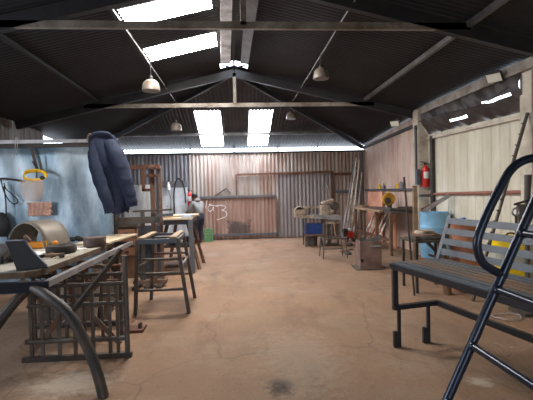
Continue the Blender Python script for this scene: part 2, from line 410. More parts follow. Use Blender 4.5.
# roof lights
WN = 1
def skylight(pos, u0, u1, v0, v1, pitch, m, lab):
    global WN
    o = corr(u0, u1, pitch, .009, pos, lambda u: [(K(v0), K(v1))], 6).build('window_%d' % WN, m, merge=True); WN += 1
    return struct(o, lab, 'window')
lp = lambda u, v, d: (-v, u, roofz(v)+d)
skylight(lp, *SKY[0], .30, 1.52, PR, m_sky1, 'bright translucent roof light nearest the camera in the left slope')
skylight(lp, *SKY[1], .30, 1.52, PR, m_sky1, 'bright translucent roof light, the farther one of the left slope')
hp = lambda u, v, d: (u, v, hz(v)+d)
skylight(hp, *BSKY[0], 11.04, 13.4, .1, m_sky2, 'left translucent roof light in the hipped back end')
skylight(hp, *BSKY[1], 11.04, 13.4, .1, m_sky2, 'right translucent roof light in the hipped back end')

# trusses
def truss(y, ztie, xt, lab, kx=.0, king=True, dep=.17):
    t = thing('roof_truss', lab, 'truss', (0, y, 0), 0, None, 'structure')
    def rz_(x): return RZ-.05-dep/2-SL*abs(x)
    for xe in (XR-.05, XL+.1):
        MB().bar((0, 0, rz_(0)), (xe, 0, rz_(xe)), .09, dep).build('rafter', m_steeld, t)
    MB().bar((xt[0], -.02, ztie), (xt[1], -.02, ztie), .05, .085).build('tie_beam', m_tie, t)
    if king: MB().bar((kx, -.02, ztie), (kx, -.02, rz_(kx)), .07, .05, (0, 1, 0)).build('king_post', m_tie, t)
    return t
truss(4.95, 3.62, (-3.2, 3.0), 'near steel roof truss with a grey tie beam across the hall', .13)
truss(YR, 3.55, (-3.3, 3.2), 'far steel roof truss where the hipped end begins')
# hip rafters and the purlin of the back slope
for xe, lab in ((eR, 'steel hip rafter running down to the right back corner'), (eL, 'steel hip rafter running down to the left back corner')):
    struct(MB().bar((0, YR+.05, hz(YR)-.11), (xe*.955, YR+.05+(EB-YR)*.94, hz(YR+(EB-YR)*.955)-.1), .07, .12).build('hip_rafter', m_steeld), lab, 'rafter')
for y in (12.35,):
    k = (y-YR)/(EB-YR)
    struct(MB().bar((eL*k+.1, y, hz(y)-.06), (eR*k-.1, y, hz(y)-.06), .06, .075).build('purlin', m_purl), 'grey purlin across the hipped back slope under its roof lights', 'purlin')
struct(MB().bar((XL, YB-.02, 2.90), (XR, YB-.02, 2.90), .06, .05).build('wall_plate', m_steeld), 'steel plate along the top of the back wall', 'beam')
for i, px in enumerate((190, 234, 278, 318)):
    x = aty(px, 150, YB).x
    struct(MB().bar((x, YB+.03, 2.90), (x, YB+.03, 3.10), .04, .04).build('eave_strut', m_steeld), ['short strut in the light strip above the gas hose', 'short strut in the light strip left of the right roof light', 'short strut in the light strip above the left edge of the grey sliding door', 'short strut in the light strip above the saw'][i], 'strut')
# purlins along the hall
pl = {(-1.56): 'left upper purlin with a bright cable clipped along it', (-2.95): 'left lower purlin above the blue screen', (1.56): 'right upper purlin beside the hanging lamp', (2.98): 'right lower grey purlin', (4.16): 'right eave beam carrying the floodlight'}
for x, lab in pl.items():
    zz = roofz(x)-.055
    y1 = YR+(EB-YR)*(1-abs(x)/4.6) if abs(x) < 3.5 else YR
    big = x > 4
    struct(MB().bar((x, YF, zz-(.06 if big else 0)), (x, YR-.05, zz-(.06 if big else 0)), .06, .15 if big else (.075 if x > 2 else .05)).build('purlin', m_tie if big else (m_purl if x > 2 else m_purld)), lab, 'purlin')
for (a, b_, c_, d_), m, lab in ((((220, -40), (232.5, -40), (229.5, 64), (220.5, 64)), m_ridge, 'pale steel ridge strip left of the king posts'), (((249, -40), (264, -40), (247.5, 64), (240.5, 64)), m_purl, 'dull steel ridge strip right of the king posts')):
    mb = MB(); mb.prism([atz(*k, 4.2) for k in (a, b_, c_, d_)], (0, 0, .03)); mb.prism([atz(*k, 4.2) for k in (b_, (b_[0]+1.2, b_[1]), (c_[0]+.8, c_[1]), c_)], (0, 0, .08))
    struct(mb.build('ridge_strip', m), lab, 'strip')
struct(MB().bar((-.0, YF, RZ-.10), (-.0, YR-.3, RZ-.10), .04, .05).build('ridge_rail', m_purld), 'slim ridge rail under the roof apex', 'purlin')
# columns
for (x0, y0, y1, lab) in ((4.10, 8.8, 9.05, 'pale rendered column carrying the fire extinguisher'), (4.2, 5.42, 5.66, 'pale rendered column at the right edge of the photo')):
    struct(MB().b2((x0, y0, 0), (XR+.05, y1, 3.34)).build('column', m_col, bevel=.01), lab, 'column')
# wall rails and door panels
o = MB().bar((XR-.04, 9.1, 1.55), (XR-.04, YB-.2, 1.55), .04, .06).build('wall_rail', m_bluegr); struct(o, 'blue-grey rail along the pinkish right wall', 'rail')
o = MB().tube([(XR-.05, 5.7, 1.49), (XR-.05, 8.7, 1.44)], .03, 8).build('wall_rail', m_pipe_rd); struct(o, 'red oxide pipe rail along the cream right wall', 'rail')
o = MB().bar((XR-.045, 5.66, 2.62), (XR-.045, 8.75, 2.69), .05, .05).build('wall_rail', m_col); struct(o, 'pale batten capping the cream right wall', 'rail')
o = MB().bar((XR-.04, 9.1, 3.10), (XR-.04, YB-.05, 2.98), .06, .07).build('wall_rail', m_steeld); struct(o, 'dark steel batten capping the pinkish right wall', 'rail')

# sliding door panels in the back wall
m_door1 = mat('red_brown_door_iron', (158, 132, 120), .6, .1, .2, 5, (130, 94, 80), .45, ST)
N, L, b = nodes_of(m_door1); prev = b.inputs['Base Color'].links[0].from_socket
tc = N.new('ShaderNodeTexCoord'); mp = N.new('ShaderNodeMapping'); mp.vector_type = 'TEXTURE'
pc = aty(239, 228, YB); mp.inputs['Location'].default_value = (pc.x, pc.y, pc.z); mp.inputs['Scale'].default_value = (.38, 9, .24); L.new(tc.outputs['Object'], mp.inputs['Vector'])
ab = N.new('ShaderNodeVectorMath'); ab.operation = 'ABSOLUTE'; L.new(mp.outputs['Vector'], ab.inputs[0])
sx = N.new('ShaderNodeSeparateXYZ'); L.new(ab.outputs['Vector'], sx.inputs['Vector'])
mxm = N.new('ShaderNodeMath'); mxm.operation = 'MAXIMUM'; L.new(sx.outputs['X'], mxm.inputs[0]); L.new(sx.outputs['Z'], mxm.inputs[1])
nn = N.new('ShaderNodeTexNoise'); nn.inputs['Scale'].default_value = 9; L.new(tc.outputs['Object'], nn.inputs['Vector'])
su = N.new('ShaderNodeMath'); su.operation = 'MULTIPLY_ADD'; su.inputs[1].default_value = 1.3; L.new(nn.outputs['Fac'], su.inputs[0]); L.new(mxm.outputs['Value'], su.inputs[2])
rr = N.new('ShaderNodeMapRange'); rr.inputs['From Min'].default_value = 1.35; rr.inputs['From Max'].default_value = 1.75; rr.inputs['To Min'].default_value = .8; rr.inputs['To Max'].default_value = 0; L.new(su.outputs['Value'], rr.inputs['Value'])
mx = N.new('ShaderNodeMix'); mx.data_type = 'RGBA'; L.new(rr.outputs['Result'], mx.inputs['Factor']); L.new(prev, mx.inputs['A']); mx.inputs['B'].default_value = rgb((72, 66, 64)); L.new(mx.outputs['Result'], b.inputs['Base Color'])
d1 = thing('door_1', 'low red-brown corrugated sliding panel with chalk writing in the back wall', 'door', (0, 0, 0), 0, None, 'structure')
YD = YB-.06
xa, xb = aty(200, 210, YD).x, aty(277, 210, YD).x
corr(xa, xb, .128, .016, lambda u, v, d: (u, YD+d, v), lambda u: [(K(.05), K(1.42))]).build('panel', m_door1, d1, merge=True)
MB().bar((xa, YD-.04, 1.43), (xb-.05, YD-.04, 1.43), .05, .07).build('top_rail', m_bluegr, d1)
MB().bar((aty(214, 237, YD).x, YD-.05, .17), (xb, YD-.05, .17), .05, .06).build('bottom_rail', m_bluegr, d1)
MB().bar((xb-.02, YD-.03, .05), (xb-.02, YD-.03, 1.42), .05, .05).build('stile', m_rustl, d1)
def tr(pts, dy=-.022):
    return [aty(190+a/5.33, 180+b_/5.33, YD)+V((0, dy, 0)) for a, b_ in pts]
wr = MB()
for st in ([(92, 108), (88, 125), (84, 150)], [(122, 137), (106, 134), (96, 148), (101, 166), (116, 162), (125, 143), (126, 166)], [(100, 130), (128, 137), (150, 141)],
           [(136, 139), (160, 135), (184, 139), (188, 150), (171, 162), (184, 165), (197, 180), (189, 195), (165, 205), (143, 213)]):
    wr.tube(smooth_path(tr(st), 5), .009, 6)
plabel(wr.build('chalk_writing', m_chalk, d1), 'white hand-drawn chalk figures 93')
d2 = thing('door_2', 'tall grey corrugated sliding door in a brown steel frame', 'door', (0, 0, 0), 0, None, 'structure')
xa, xb = aty(278, 200, YD).x, aty(333, 200, YD).x
corr(xa, xb, .128, .018, lambda u, v, d: (u, YD+d, v), lambda u: [(K(.03), K(2.2))]).build('panel', m_doorg, d2, merge=True)
MB().bar((aty(236, 175, YD).x, YD-.04, 2.16), (xb, YD-.04, 2.2), .05, .07).build('top_rail', m_rust, d2)
x_ = aty(236, 175, YD).x; MB().bar((x_, YD-.04, 1.47), (x_, YD-.04, 2.16), .05, .04).build('stile', m_rust, d2)
MB().bar((xb, YD-.03, .02), (xb, YD-.03, 2.2), .05, .05).build('stile', m_rust, d2)
for py, m, lab in ((174, m_rust, 'brown rail on the back wall right of the grey door'), (191.5, m_bluegr, 'blue-grey rail on the back wall behind the saw motor')):
    a = aty(335, py, YB-.05); c_ = aty(358, py-.5, YB-.05)
    struct(MB().bar(a, c_, .04, .09).build('wall_rail', m), lab, 'rail')
# little steel gable frame on the wall rail
mb = MB()
a, p_, c_ = aty(215, 196, YB-.06), aty(226, 188.5, YB-.06), aty(231, 194, YB-.06)
mb.bar(a, p_, .03, .04); mb.bar(p_, c_, .03, .025)
tag(mb.build('bent_rod', m_dkst), 'bent dark rod lying on the long rail above the chalk writing', 'rod')
# tarpaulin over the right wall with daylight slits
NR, NC = 16, 96
ys_ = [5.6+3.2*j/NC for j in range(NC+1)]
rows = [[V((4.2+.2*t-.12*sin(pi*t)+.03*sin(y_*7+t*5)*(1-t*.5)+.012*sin(y_*19+t*13), y_, 3.34-t*(.68-.03*(y_-5.6))+.008*sin(y_*11+i*.5))) for y_ in ys_] for i, t in [(i, i/NR) for i in range(NR+1)]]
mb = MB()
for i in range(NR):
    for j in range(NC):
        y_ = 5.6+3.2*(j+.5)/NC
        if (i == 8 and 5.8 < y_ < 6.5) or (i == 11 and 7.1 < y_ < 7.7): continue
        mb.add([rows[i][j], rows[i][j+1], rows[i+1][j+1], rows[i+1][j]], [(0, 1, 2, 3)], True)
tag(mb.build('tarpaulin', m_tarp, merge=True), 'dark torn tarpaulin stuffed above the cream right wall', 'tarpaulin')
# trim wire under the tarpaulin
tag(MB().tube(smooth_path([(4.05, 8.7, 3.05), (4.02, 7.6, 3.02), (4.02, 6.4, 2.92), (4.05, 5.7, 3.05)], 8), .008, 6).build('cable', m_black), 'sagging black cable across the torn tarpaulin', 'cable')

# cables along the left and right upper purlins
tag(MB().tube(smooth_path([(-1.50, 5.0+i*.8, roofz(1.5)-.125-.012*(i % 2)) for i in range(8)], 3), .008, 6).build('cable', m_ltst), 'pale cable clipped under the left upper purlin', 'cable')
tag(MB().tube(smooth_path([(1.50, 4.0+i*.8, roofz(1.5)-.125-.012*(i % 2)) for i in range(9)], 3), .008, 6).build('cable', m_ltst), 'pale cable clipped under the right upper purlin', 'cable')

# ------------------------------------------------------------------ lamps
def hang_lamp(px, py, y, w, zt, lab):
    p = aty(px, py, y)
    t = thing('pendant_lamp', lab, 'lamp', p, 0, 'bell lamps hanging from the roof')
    r = w/2
    MB().lathe([(r*.97, -.085), (r, -.08), (r*.98, -.02), (r*.84, .05), (r*.55, .09), (.035, .105), (.03, .12)], n=20).build('lamp_shade', m_lamp, t)
    MB().lathe([(.032, .1), (.036, .13), (.02, .17), (.0, .18)], n=12).build('lamp_holder', m_steeld, t)
    MB().tube([(0, 0, .17), (0, 0, zt-p.z)], .006, 6).build('cord', m_black, t)
    MB().lathe([(r*.93, -.078), (r*.5, -.074), (.0, -.072)], n=20).build('lens', m_machd, t)
hang_lamp(151, 86, 6.9, .30, roofz(1.5)-.09, 'grey bell lamp hanging below the left roof lights')
hang_lamp(321, 74, 6.8, .27, roofz(1.5)-.09, 'rust-tinged bell lamp hanging below the right roof slope')
hang_lamp(176, 127, 9.7, .26, roofz(1.5)-.14, 'small bell lamp left of the back roof lights')
hang_lamp(291, 116, 10.6, .27, hz(10.6)-.02, 'small bell lamp right of the back roof lights')
def flood(p, tgt, lab, sz=.24):
    t = thing('floodlight', lab, 'floodlight', p)
    d = (V(tgt)-V(p)).normalized(); R = d.to_track_quat('-Y', 'Z').to_matrix()
    MB().box((0, 0, 0), (sz, .05, sz*.72), R).build('housing', m_machd, t, bevel=.006)
    MB().box(R @ V((0, -.029, 0)), (sz*.88, .008, sz*.6), R).build('glass', m_glass, t)
    MB().bar(R @ V((0, .025, 0)), R @ V((0, .03, 0))+V((.05, 0, .1)), .03, .02).build('bracket', m_machd, t)
flood(atx(494.5, 77, 4.02), (0.5, 3.5, -.5), 'square floodlight clamped to the right eave beam', .23)
flood(atx(395, 123, 3.55), (0.4, 5, -1), 'small white floodlight on the far right rafter', .2)

# ------------------------------------------------------------------ left: blue screen and what hangs on it
YS = 6.7
sL, sR = XL+.06, aty(113, 200, YS).x
ztop = aty(60, 140, YS).z
sc = thing('welding_screen', 'tall blue painted sheet metal screen behind the left workbench', 'screen', ((sL+sR)/2, YS, 0))
mb = MB()
rows = []
for i in range(13):
    rows.append([V((sL+(sR-sL)*j/40, YS+.012*sin(j*.7+i*.35)+.008*sin(i*1.1+j*.2), .04+(ztop-.1)*i/12)) for j in range(41)])
mb.grid(rows); mb.build('sheet', m_screen, sc, world=True, solid=.006)
MB().angle((sL, YS-.075, ztop), (sR+.12, YS-.075, ztop), .055, .006, (0, 1, 0), (0, 0, -1)).build('top_rail', m_ltst, sc, world=True)
MB().bar((sL, YS-.04, ztop-.09), (sR+.12, YS-.04, ztop-.09), .04, .065).build('under_rail', m_dkst, sc, world=True)
for x in (sL+.03, sR+.02): MB().bar((x, YS+.035, 0), (x, YS+.035, ztop-.03), .05, .05).build('post', m_dkst, sc, world=True)
# tongs / hook on the screen
YH = YS-.065
t = thing('hook_bracket', 'dark steel hook bracket on the blue screen holding the visor', 'hook', aty(36, 165, YH))
MB().bar(aty(31, 147, YH), aty(38, 172, YH), .012, .045).build('arm', m_dkst, t, world=True)
MB().bar(aty(39.5, 156, YH-.02), aty(40.5, 171, YH-.02), .012, .028).build('blade', m_machd, t, world=True)
MB().tube([aty(32, 161, YH-.03), aty(37, 170, YH-.03), aty(36, 180, YH-.06), aty(34, 180, YH-.09)], .008, 8).build('pin', m_black, t, world=True)
# face shield
c0 = aty(35, 180, YS-.22)
t = thing('face_shield', 'face shield with yellow headgear hanging on the blue screen', 'face shield', c0)
def ringpts(rx, ry, z0, tilt, n=28): return [V((rx*cos(2*pi*k/n), ry*sin(2*pi*k/n), z0+tilt*cos(2*pi*k/n))) for k in range(n)]
mb = MB()
A = ringpts(.165, .12, .0, -.02); n = 28
for p in A: p.z += .62*p.y+.05
B = [p+V((0, .012, .042)) for p in A]
mb.add(A+B, [(k, (k+1) % n, (k+1) % n+n, k+n) for k in range(n)], True)
mb.build('headband', m_yellow, t, solid=.014)
mb = MB(); mb.tube(smooth_path([(-.165, .0, .08), (-.14, .02, .14), (-.05, .05, .16), (.06, .06, .15), (.165, 0, .06)], 5), .014, 8); mb.build('crown_strap', m_yellow, t)
MB().lathe([(.0, -.012), (.032, -.01), (.032, .01), (.0, .012)], (.15, -.08, .03), 14, 'y').build('knob', m_black, t)
rows = []
for i in range(9):
    z = .0-.33*i/8; k = .92-.05*(i/8)**2
    rows.append([V((.19*k*sin(a)*sqrt(1-.45*(i/8)**4), -.07-.13*cos(a)*k+.02*i/8, z)) for a in [(-1.25+2.5*j/16) for j in range(17)]])
MB().grid(rows).build('visor', m_visor, t, solid=.003)
# frayed peach rag under the visor
c0 = aty(40, 209, YS-.075)
mb = MB(); rows = []
for i in range(13):
    z = .11-.22*i/12; w = .185+.012*sin(i*1.7)
    rows.append([V((w*(-1+2*j/18)*(1+.03*sin(j+i)), -.05*sqrt(max(0, 1-(abs(-1+2*j/18))**2.6))*(1+.35*sin(j*1.9))-.005*sin(i*2+j), z+.012*sin(j*2.3)*(i/12))) for j in range(19)])
mb.grid(rows); o = mb.build('rag', m_peach, solid=.02, sub=1); o.location = c0
tag(o, 'frayed peach rag hanging on the blue screen under the face shield', 'rag')
# hoses and cables at the left edge
def hose(pts, y, r, m, name, lab, cat='cable', k=6):
    q = [aty(a, b_, y - (c_[0] if c_ else 0)) for a, b_, *c_ in pts]
    o = MB().tube(smooth_path(q, k), r, 8).build(name, m); return tag(o, lab, cat)
hose([(-14, 186), (0, 179), (12, 179.5), (24, 181.5)], YS-.06, .016, m_dkst, 'hose', 'dark hose running level along the blue screen to the visor hook', 'hose')
hose([(1, 180), (3.5, 190), (8, 199), (14, 204), (18, 201), (12, 194), (6, 189), (4, 183)], YS-.09, .009, m_black, 'cable', 'looped black cable hanging at the left of the blue screen')
hose([(4, 186), (6, 205), (6, 222), (8, 240), (10, 246)], YS-.12, .010, m_black, 'cable', 'black cable hanging straight down beside the dark pouch')
hose([(14.5, 158), (15.5, 142), (16, 137.5, .0), (17.5, 140), (17, 157)], YS-.1, .006, m_ltst, 'wire_hook', 'bent pale wire hooked over the top of the blue screen', 'wire')
c0 = aty(2, 225, YS-.1)
mb = MB(); mb.lathe([(.0, -.19), (.07, -.18), (.12, -.1), (.125, 0), (.1, .1), (.05, .17), (.02, .2)], n=16)
for p in mb.v: p.y *= .5
o = mb.build('leather_pouch', m_black, bevel=0); o.location = c0; tag(o, 'dark leather pouch hanging low on the blue screen at the photo edge', 'pouch')

# navy jacket on the end of the screen rail
YJ = YS-.2
loops = [  # py, centre px, half width px, half depth m
    (133.5, 101, 10, .05), (136, 101, 13, .08), (141, 103, 14.5, .11), (150, 105.5, 16, .13), (160, 107, 17, .15), (170, 109, 18, .16), (180, 112, 18.5, .16), (190, 114.5, 17.5, .155), (200, 116.5, 15, .15), (207, 117, 13, .14), (213, 117, 11.5, .13)]
org = aty(101, 136, YJ)
jk = thing('jacket', 'navy blue work jacket hung over the end of the blue screen', 'jacket', org)
n = 36; rings = []
for i, (py, cx, hw, hd) in enumerate(loops):
    c_ = aty(cx, py, YJ); w = hw*YJ/400*.96; t_ = i/(len(loops)-1); ring = []
    for k in range(n):
        a = 2*pi*k/n
        fold = 1+(.08+.14*t_)*sin(3*a+5*t_+.5)*min(1, t_*3)+.06*sin(6*a-7*t_+sin(6*t_))+.03*sin(13*a+9*t_)
        ring.append(c_+V((w*cos(a)*(1+.04*sin(3*a+i)), hd*sin(a)*fold, .02*sin(4*a+i)*t_)))
    rings.append(ring)
mb = MB(); vs = [p for g in rings for p in g]
mb.add(vs, [(i*n+k, i*n+(k+1) % n, (i+1)*n+(k+1) % n, (i+1)*n+k) for i in range(len(rings)-1) for k in range(n)], True)
mb.add(rings[0], [tuple(range(n))], True)
mb.build('body', m_jacket, jk, world=True, sub=1, merge=True)
def sleeve(pts, rs, y):
    q = [aty(a, b_, y-dy) for a, b_, dy in pts]; P = smooth_path(q, 5); R = []
    for i in range(len(P)):
        u = i/5; a = int(min(u, len(rs)-2)); R.append((rs[a]+(rs[a+1]-rs[a])*(u-a))*(1+.06*sin(i*1.9)))
    return MB().tube(P, R, 12)
sleeve([(109, 143, .02), (118, 158, .1), (125, 178, .12), (130, 196, .1), (132, 206, .08)], [.10, .125, .115, .095, .09], YJ).build('sleeve', m_jacket, jk, world=True)
sleeve([(96, 141, .0), (94, 158, .1), (99, 178, .15), (106, 198, .15), (112, 212, .12)], [.08, .09, .10, .09, .075], YJ).build('sleeve', m_jacket, jk, world=True)
mb = MB(); mb.tube(smooth_path([aty(90, 142, YJ-.02), aty(93, 135, YJ-.08), aty(101, 133, YJ-.1), (aty(109, 134.5, YJ-.08)), aty(113, 140, YJ-.02)], 5), .032, 10); mb.build('collar', m_jacket, jk, world=True)
MB().tube(smooth_path([aty(87, 141, YJ+.05), aty(88, 136, YJ+.02), aty(90, 134, YJ-.03), aty(92, 137, YJ-.06)], 4), .012, 8).build('hanging_loop', m_wood, jk, world=True)

# ------------------------------------------------------------------ left workbench
TZ = .93
cN = atz(37, 271, TZ); fN = atz(49, 281, .86); fF = atz(133, 241, .86); sF = atz(112, 243, TZ)
tb = thing('workbench', 'long steel workbench with arched pipe legs in the left foreground', 'workbench', (fN.x-.5, fN.y, 0))
far_y = sF.y+.1
mb = MB(); WB = 1.35
poly = [V((cN.x-.10, cN.y-.02, TZ-.06)), V((cN.x-.02, cN.y+.03, TZ-.06)), V((cN.x, cN.y+.10, TZ-.06)), V((sF.x, far_y, TZ-.06)), V((sF.x-WB, far_y, TZ-.06)), V((cN.x-WB, cN.y-.05, TZ-.06))]
mb.prism(poly, (0, 0, .055)); mb.build('board', m_slabe, tb, world=True)
mb = MB(); mb.prism([p+V((0, 0, .055)) for p in poly], (0, 0, .005)); mb.build('work_surface', m_slab, tb, world=True)
dirv = (fF-fN).normalized()
MB().angle(fN, fF, .055, .008, (-1, 0, 0), (0, 0, -1)).build('edge_angle', m_ltst, tb, world=True)
MB().bar(fN+V((.0, 0, -.045)), fN+V((-1.4, -.02, -.045)), .05, .09).build('end_channel', m_navy, tb, world=True)
MB().bar(fF+V((0, 0, -.045)), fF+V((-1.4, 0, -.045)), .05, .08).build('end_channel', m_dkst, tb, world=True)
MB().bar(fN+V((-1.35, 0, -.04)), fF+V((-1.35, 0, -.04)), .05, .08).build('side_rail', m_dkst, tb, world=True)
lp_ = [aty(22, 283, 3.70), aty(36, 289, 3.60), aty(50, 298, 3.49), aty(69, 314, 3.42), aty(86, 344, 3.33), aty(97, 372, 3.26), atz(103.5, 397)]
MB().tube(smooth_path(lp_, 6), .042, 16).build('leg', m_dkst, tb, world=True)
ll = [aty(40, 283, 3.72), aty(27, 290, 3.70), aty(11, 307, 3.64), aty(-6, 330, 3.56), aty(-20, 356, 3.54), V((-2.35, 3.5, 0))]
MB().tube(smooth_path(ll, 6), .042, 16).build('leg', m_dkst, tb, world=True)
for sx_ in (-.35, -1.2):
    MB().tube(smooth_path([fF+V((sx_, -.05, -.09)), fF+V((sx_*1.0+(.05 if sx_ > -1 else -.05), -.05, -.45)), V((fF.x+sx_+(.08 if sx_ > -1 else -.08), fF.y-.05, 0))], 5), .042, 14).build('leg', m_dkst, tb, world=True)
MB().bar(aty(71, 313, 3.43), aty(121, 250, 3.92), .03, .04).build('brace', m_dkst, tb, world=True)
# pale plank on the far end
a = atz(95, 247, TZ); 
pd = V((-.02, 1, 0)).normalized()
mb = MB(); p0 = V((-1.74, 5.5, TZ+.003)); p1 = V((-1.64, 6.62, TZ+.003)); w = V((-.44, 0, 0))
mb.prism([p0, p1, p1+w, p0+w], (0, 0, .028)); o = mb.build('plank', m_woodl, bevel=.004); tag(o, 'pale wooden plank lying on the far end of the left workbench', 'plank')

def on(px, py, z=TZ): return atz(px, py, z)+V((0, 0, .003))
# fender
p = on(40, 246); t = thing('wheel_fender', 'grey curved wheel fender standing on the left workbench', 'fender', p, radians(-20))
R1 = .31; rows = []
for i in range(25):
    a = radians(0+180*i/24); rows.append([V((R1*cos(a)*1.0*(.94 if j in (0, 6) else 1), -.22+.44*j/6, R1*sin(a)*1.12*(.94 if j in (0, 6) else 1))) for j in range(7)])
MB().grid(rows).build('shell', m_fender, t, solid=.008)
mb = MB()
for y_ in (-.22, .22): mb.tube([V((R1*.94*cos(radians(180*i/24)), y_, max(.009, R1*.94*1.12*sin(radians(180*i/24))))) for i in range(25)], .009, 6)
mb.build('rim', m_fender, t)
# grinding wheel lying flat, and the brown roll
p = on(61.5, 253); o = MB().lathe([(.035, 0), (.15, 0), (.165, .02), (.165, .07), (.15, .09), (.06, .092), (.05, .075), (.035, .075)], n=32).build('grinding_wheel', m_disc); o.location = p; tag(o, 'flat black grinding wheel lying on the left workbench', 'wheel')
p = on(95, 246.5); o = MB().lathe([(.03, 0), (.135, 0), (.138, .004), (.138, .116), (.135, .12), (.03, .12)], n=32).build('strap_roll', m_brown); o.location = p; tag(o, 'dark brown drum-shaped roll standing on the left workbench', 'roll')
# navy bracket
p = on(30, 269); t = thing('steel_bracket', 'navy wedge-shaped steel bracket standing on the near end of the workbench', 'bracket', p, radians(24))
pr = [(-.17+.07, 0), (.145, 0), (.125, .03), (.03, .155), (-.035, .265), (-.18, .27), (-.155, .20)]
mb = MB(); mb.prism([(a, -.05, b_) for a, b_ in pr], (0, .012, 0)); mb.build('side_plate', m_navy, t)
mb = MB(); mb.prism([(a, .05, b_) for a, b_ in pr], (0, .012, 0)); mb.build('side_plate', m_navy, t)
mb = MB()
for a, b_ in zip(pr[2:5], pr[3:6]): mb.bar((a[0], .005, a[1]), (b_[0], .005, b_[1]), .10, .01, (.6, 0, .8))
mb.build('face_plate', mat('lit_navy_plate', (96, 100, 114), .45, .3, .12, 7), t)  # paler navy: the light on the slope is put into its colour
MB().box((0.02, .005, .006), (.25, .11, .012)).build('foot_plate', m_navy, t)
MB().tube([(-.02, .01, .27), (.0, .01, .285)], .04, 14).build('boss', m_rustl, t)
# black motor cylinder and its bracket arm
p = on(2, 262.5); t = thing('electric_motor', 'dark cylindrical motor lying at the near left of the workbench', 'motor', p, radians(0))
MB().lathe([(.0, -.26), (.07, -.26), (.088, -.24), (.09, -.06), (.094, -.05), (.094, .1), (.088, .12), (.06, .14), (.0, .15)], (0, .05, .095), 24, 'x').build('body', m_machd, t)
MB().bar((.02, -.08, .03), (.16, -.02, .17), .03, .05).build('arm', m_dirtyst, t)
MB().lathe([(.0, -.03), (.036, -.03), (.036, .03), (.0, .03)], (.03, -.10, .037), 16, 'x').build('roller', m_black, t)
for x in (-.18, .06): MB().box((x, .05, .006), (.05, .17, .012)).build('foot', m_machd, t)
# yellow-orange tool
p = on(38.5, 248.5); t = thing('angle_grinder', 'yellow-orange power tool lying inside the fender arch', 'power tool', p, radians(8))
mb = MB(); mb.box((-.02, 0, .045), (.2, .07, .085)); mb.build('body', m_orange, t, bevel=.015)
MB().box((.085, -.005, .05), (.05, .085, .1)).build('gear_head', m_yeldirt, t, bevel=.012)
MB().tube([(-.12, 0, .045), (-.2, .02, .045)], .028, 12).build('handle', m_black, t)
p = on(55, 247.5); o = MB().lathe([(.0, 0), (.035, 0), (.04, .02), (.038, .07), (.02, .085), (0, .085)], n=16).build('orange_tin', m_orange); o.location = p; tag(o, 'small round orange piece beside the fender foot', 'tin')
# black gloves
p = on(75, 241.5); mb = MB()
for (x, y_, z, r) in ((-.06, 0, .035, .05), (.03, .02, .04, .055), (.1, -.01, .03, .04), (-.11, .02, .025, .03), (.0, -.05, .025, .035)):
    mb.lathe([(.0, -r*.7), (r*.7, -r*.5), (r, 0), (r*.75, r*.5), (.0, r*.75)], (x, y_, max(z, r*.7)), 12)
for k in range(4): mb.tube([(.05+.03*k, -.03, .03), (.09+.03*k, -.09+.01*k, .02)], .014, 8)
o = mb.build('work_glove', m_black); o.location = p; tag(o, 'crumpled black work glove behind the brown roll', 'glove')
# paper, bolts
p = on(92, 243.8); 
for (px, py, w, d, rz_, lab) in ((80, 249.5, .16, .16, .5, 'white paper scrap between the grinding wheel and the brown roll'), (38, 254, .24, .3, .15, 'white paper sheet lying behind the navy bracket')):
    q = on(px, py); o = MB().grid([[V((-w/2+w*i/6, -d/2+d*j/6, .003+.004*(1+sin(i*1.3+j)))) for i in range(7)] for j in range(7)]).build('paper_sheet', m_paper, solid=.001); o.location = q; o.rotation_euler = (0, 0, rz_); tag(o, lab, 'paper')
q = on(50, 258.5); t = thing('gas_nozzle', 'small brass and black nozzle lying before the grinding wheel', 'nozzle', q, radians(20))
MB().lathe([(.0, -.07), (.02, -.07), (.024, -.02), (.03, .0), (.02, .02), (.016, .07), (.0, .07)], (.02, 0, .03), 12, 'x').build('body', m_wood, t)
MB().tube([(-.05, 0, .03), (-.11, .02, .02), (-.14, .01, .018)], .018, 10).build('hose_tail', m_black, t)
MB().lathe([(.0, -.03), (.026, -.03), (.026, .02), (.0, .03)], (.12, -.02, .026), 12, 'x').build('tip', m_machd, t)

# ------------------------------------------------------------------ steel gates under and beside the workbench
def gate(yL, pL, pR, zs, zlow, lab, diag=None, xs=None, zt=.8, tall=None, m=m_dirtyst):
    t = thing('steel_gate', lab, 'gate', ((pL+pR)/2, yL, 0), 0, 'welded steel gates stacked under the workbench')
    r = .018
    for z in zs: MB().tube([(pL, yL, z), (pR, yL, z)], .02, 8).build('rail', m, t, world=True)
    MB().bar((pL-.06, yL, .024), (pR+.04, yL, .024), .05, .048).build('bottom_rail', m_dkst, t, world=True)
    for x in xs: MB().bar((x, yL-.0, .05), (x, yL, zt), .03, .026).build('upright', m, t, world=True)
    for (x0, z0, x1, z1) in diag or (): MB().bar((x0, yL+.03, z0), (x1, yL+.03, z1), .012, .045).build('brace', m_rustl, t, world=True)
    if tall: MB().tube([(tall, yL, .0), (tall, yL, 1.0)], .026, 10).build('post', m_dirtyst, t, world=True)
yg = 4.0
X = lambda px, y_: aty(px, 300, y_).x
gate(yg, X(27, yg), X(126, yg), (.19, .54, .73), .02, 'welded steel gate nearest the camera beside the arched leg', [(X(30, yg), .08, X(64, yg), .5), (X(90, yg), .42, X(118, yg), .12)], [X(p, yg) for p in (30, 41, 58, 74, 92, 109, 117)], .75, X(126, yg))
yg = 4.5
gate(yg, X(30, yg), X(124, yg), (.2, .5, .73), .02, 'middle welded steel gate of the three under the workbench', [(X(45, yg), .1, X(112, yg), .75)], [X(p, yg) for p in (34, 48, 66, 84, 102, 121)], .75)
yg = 5.0
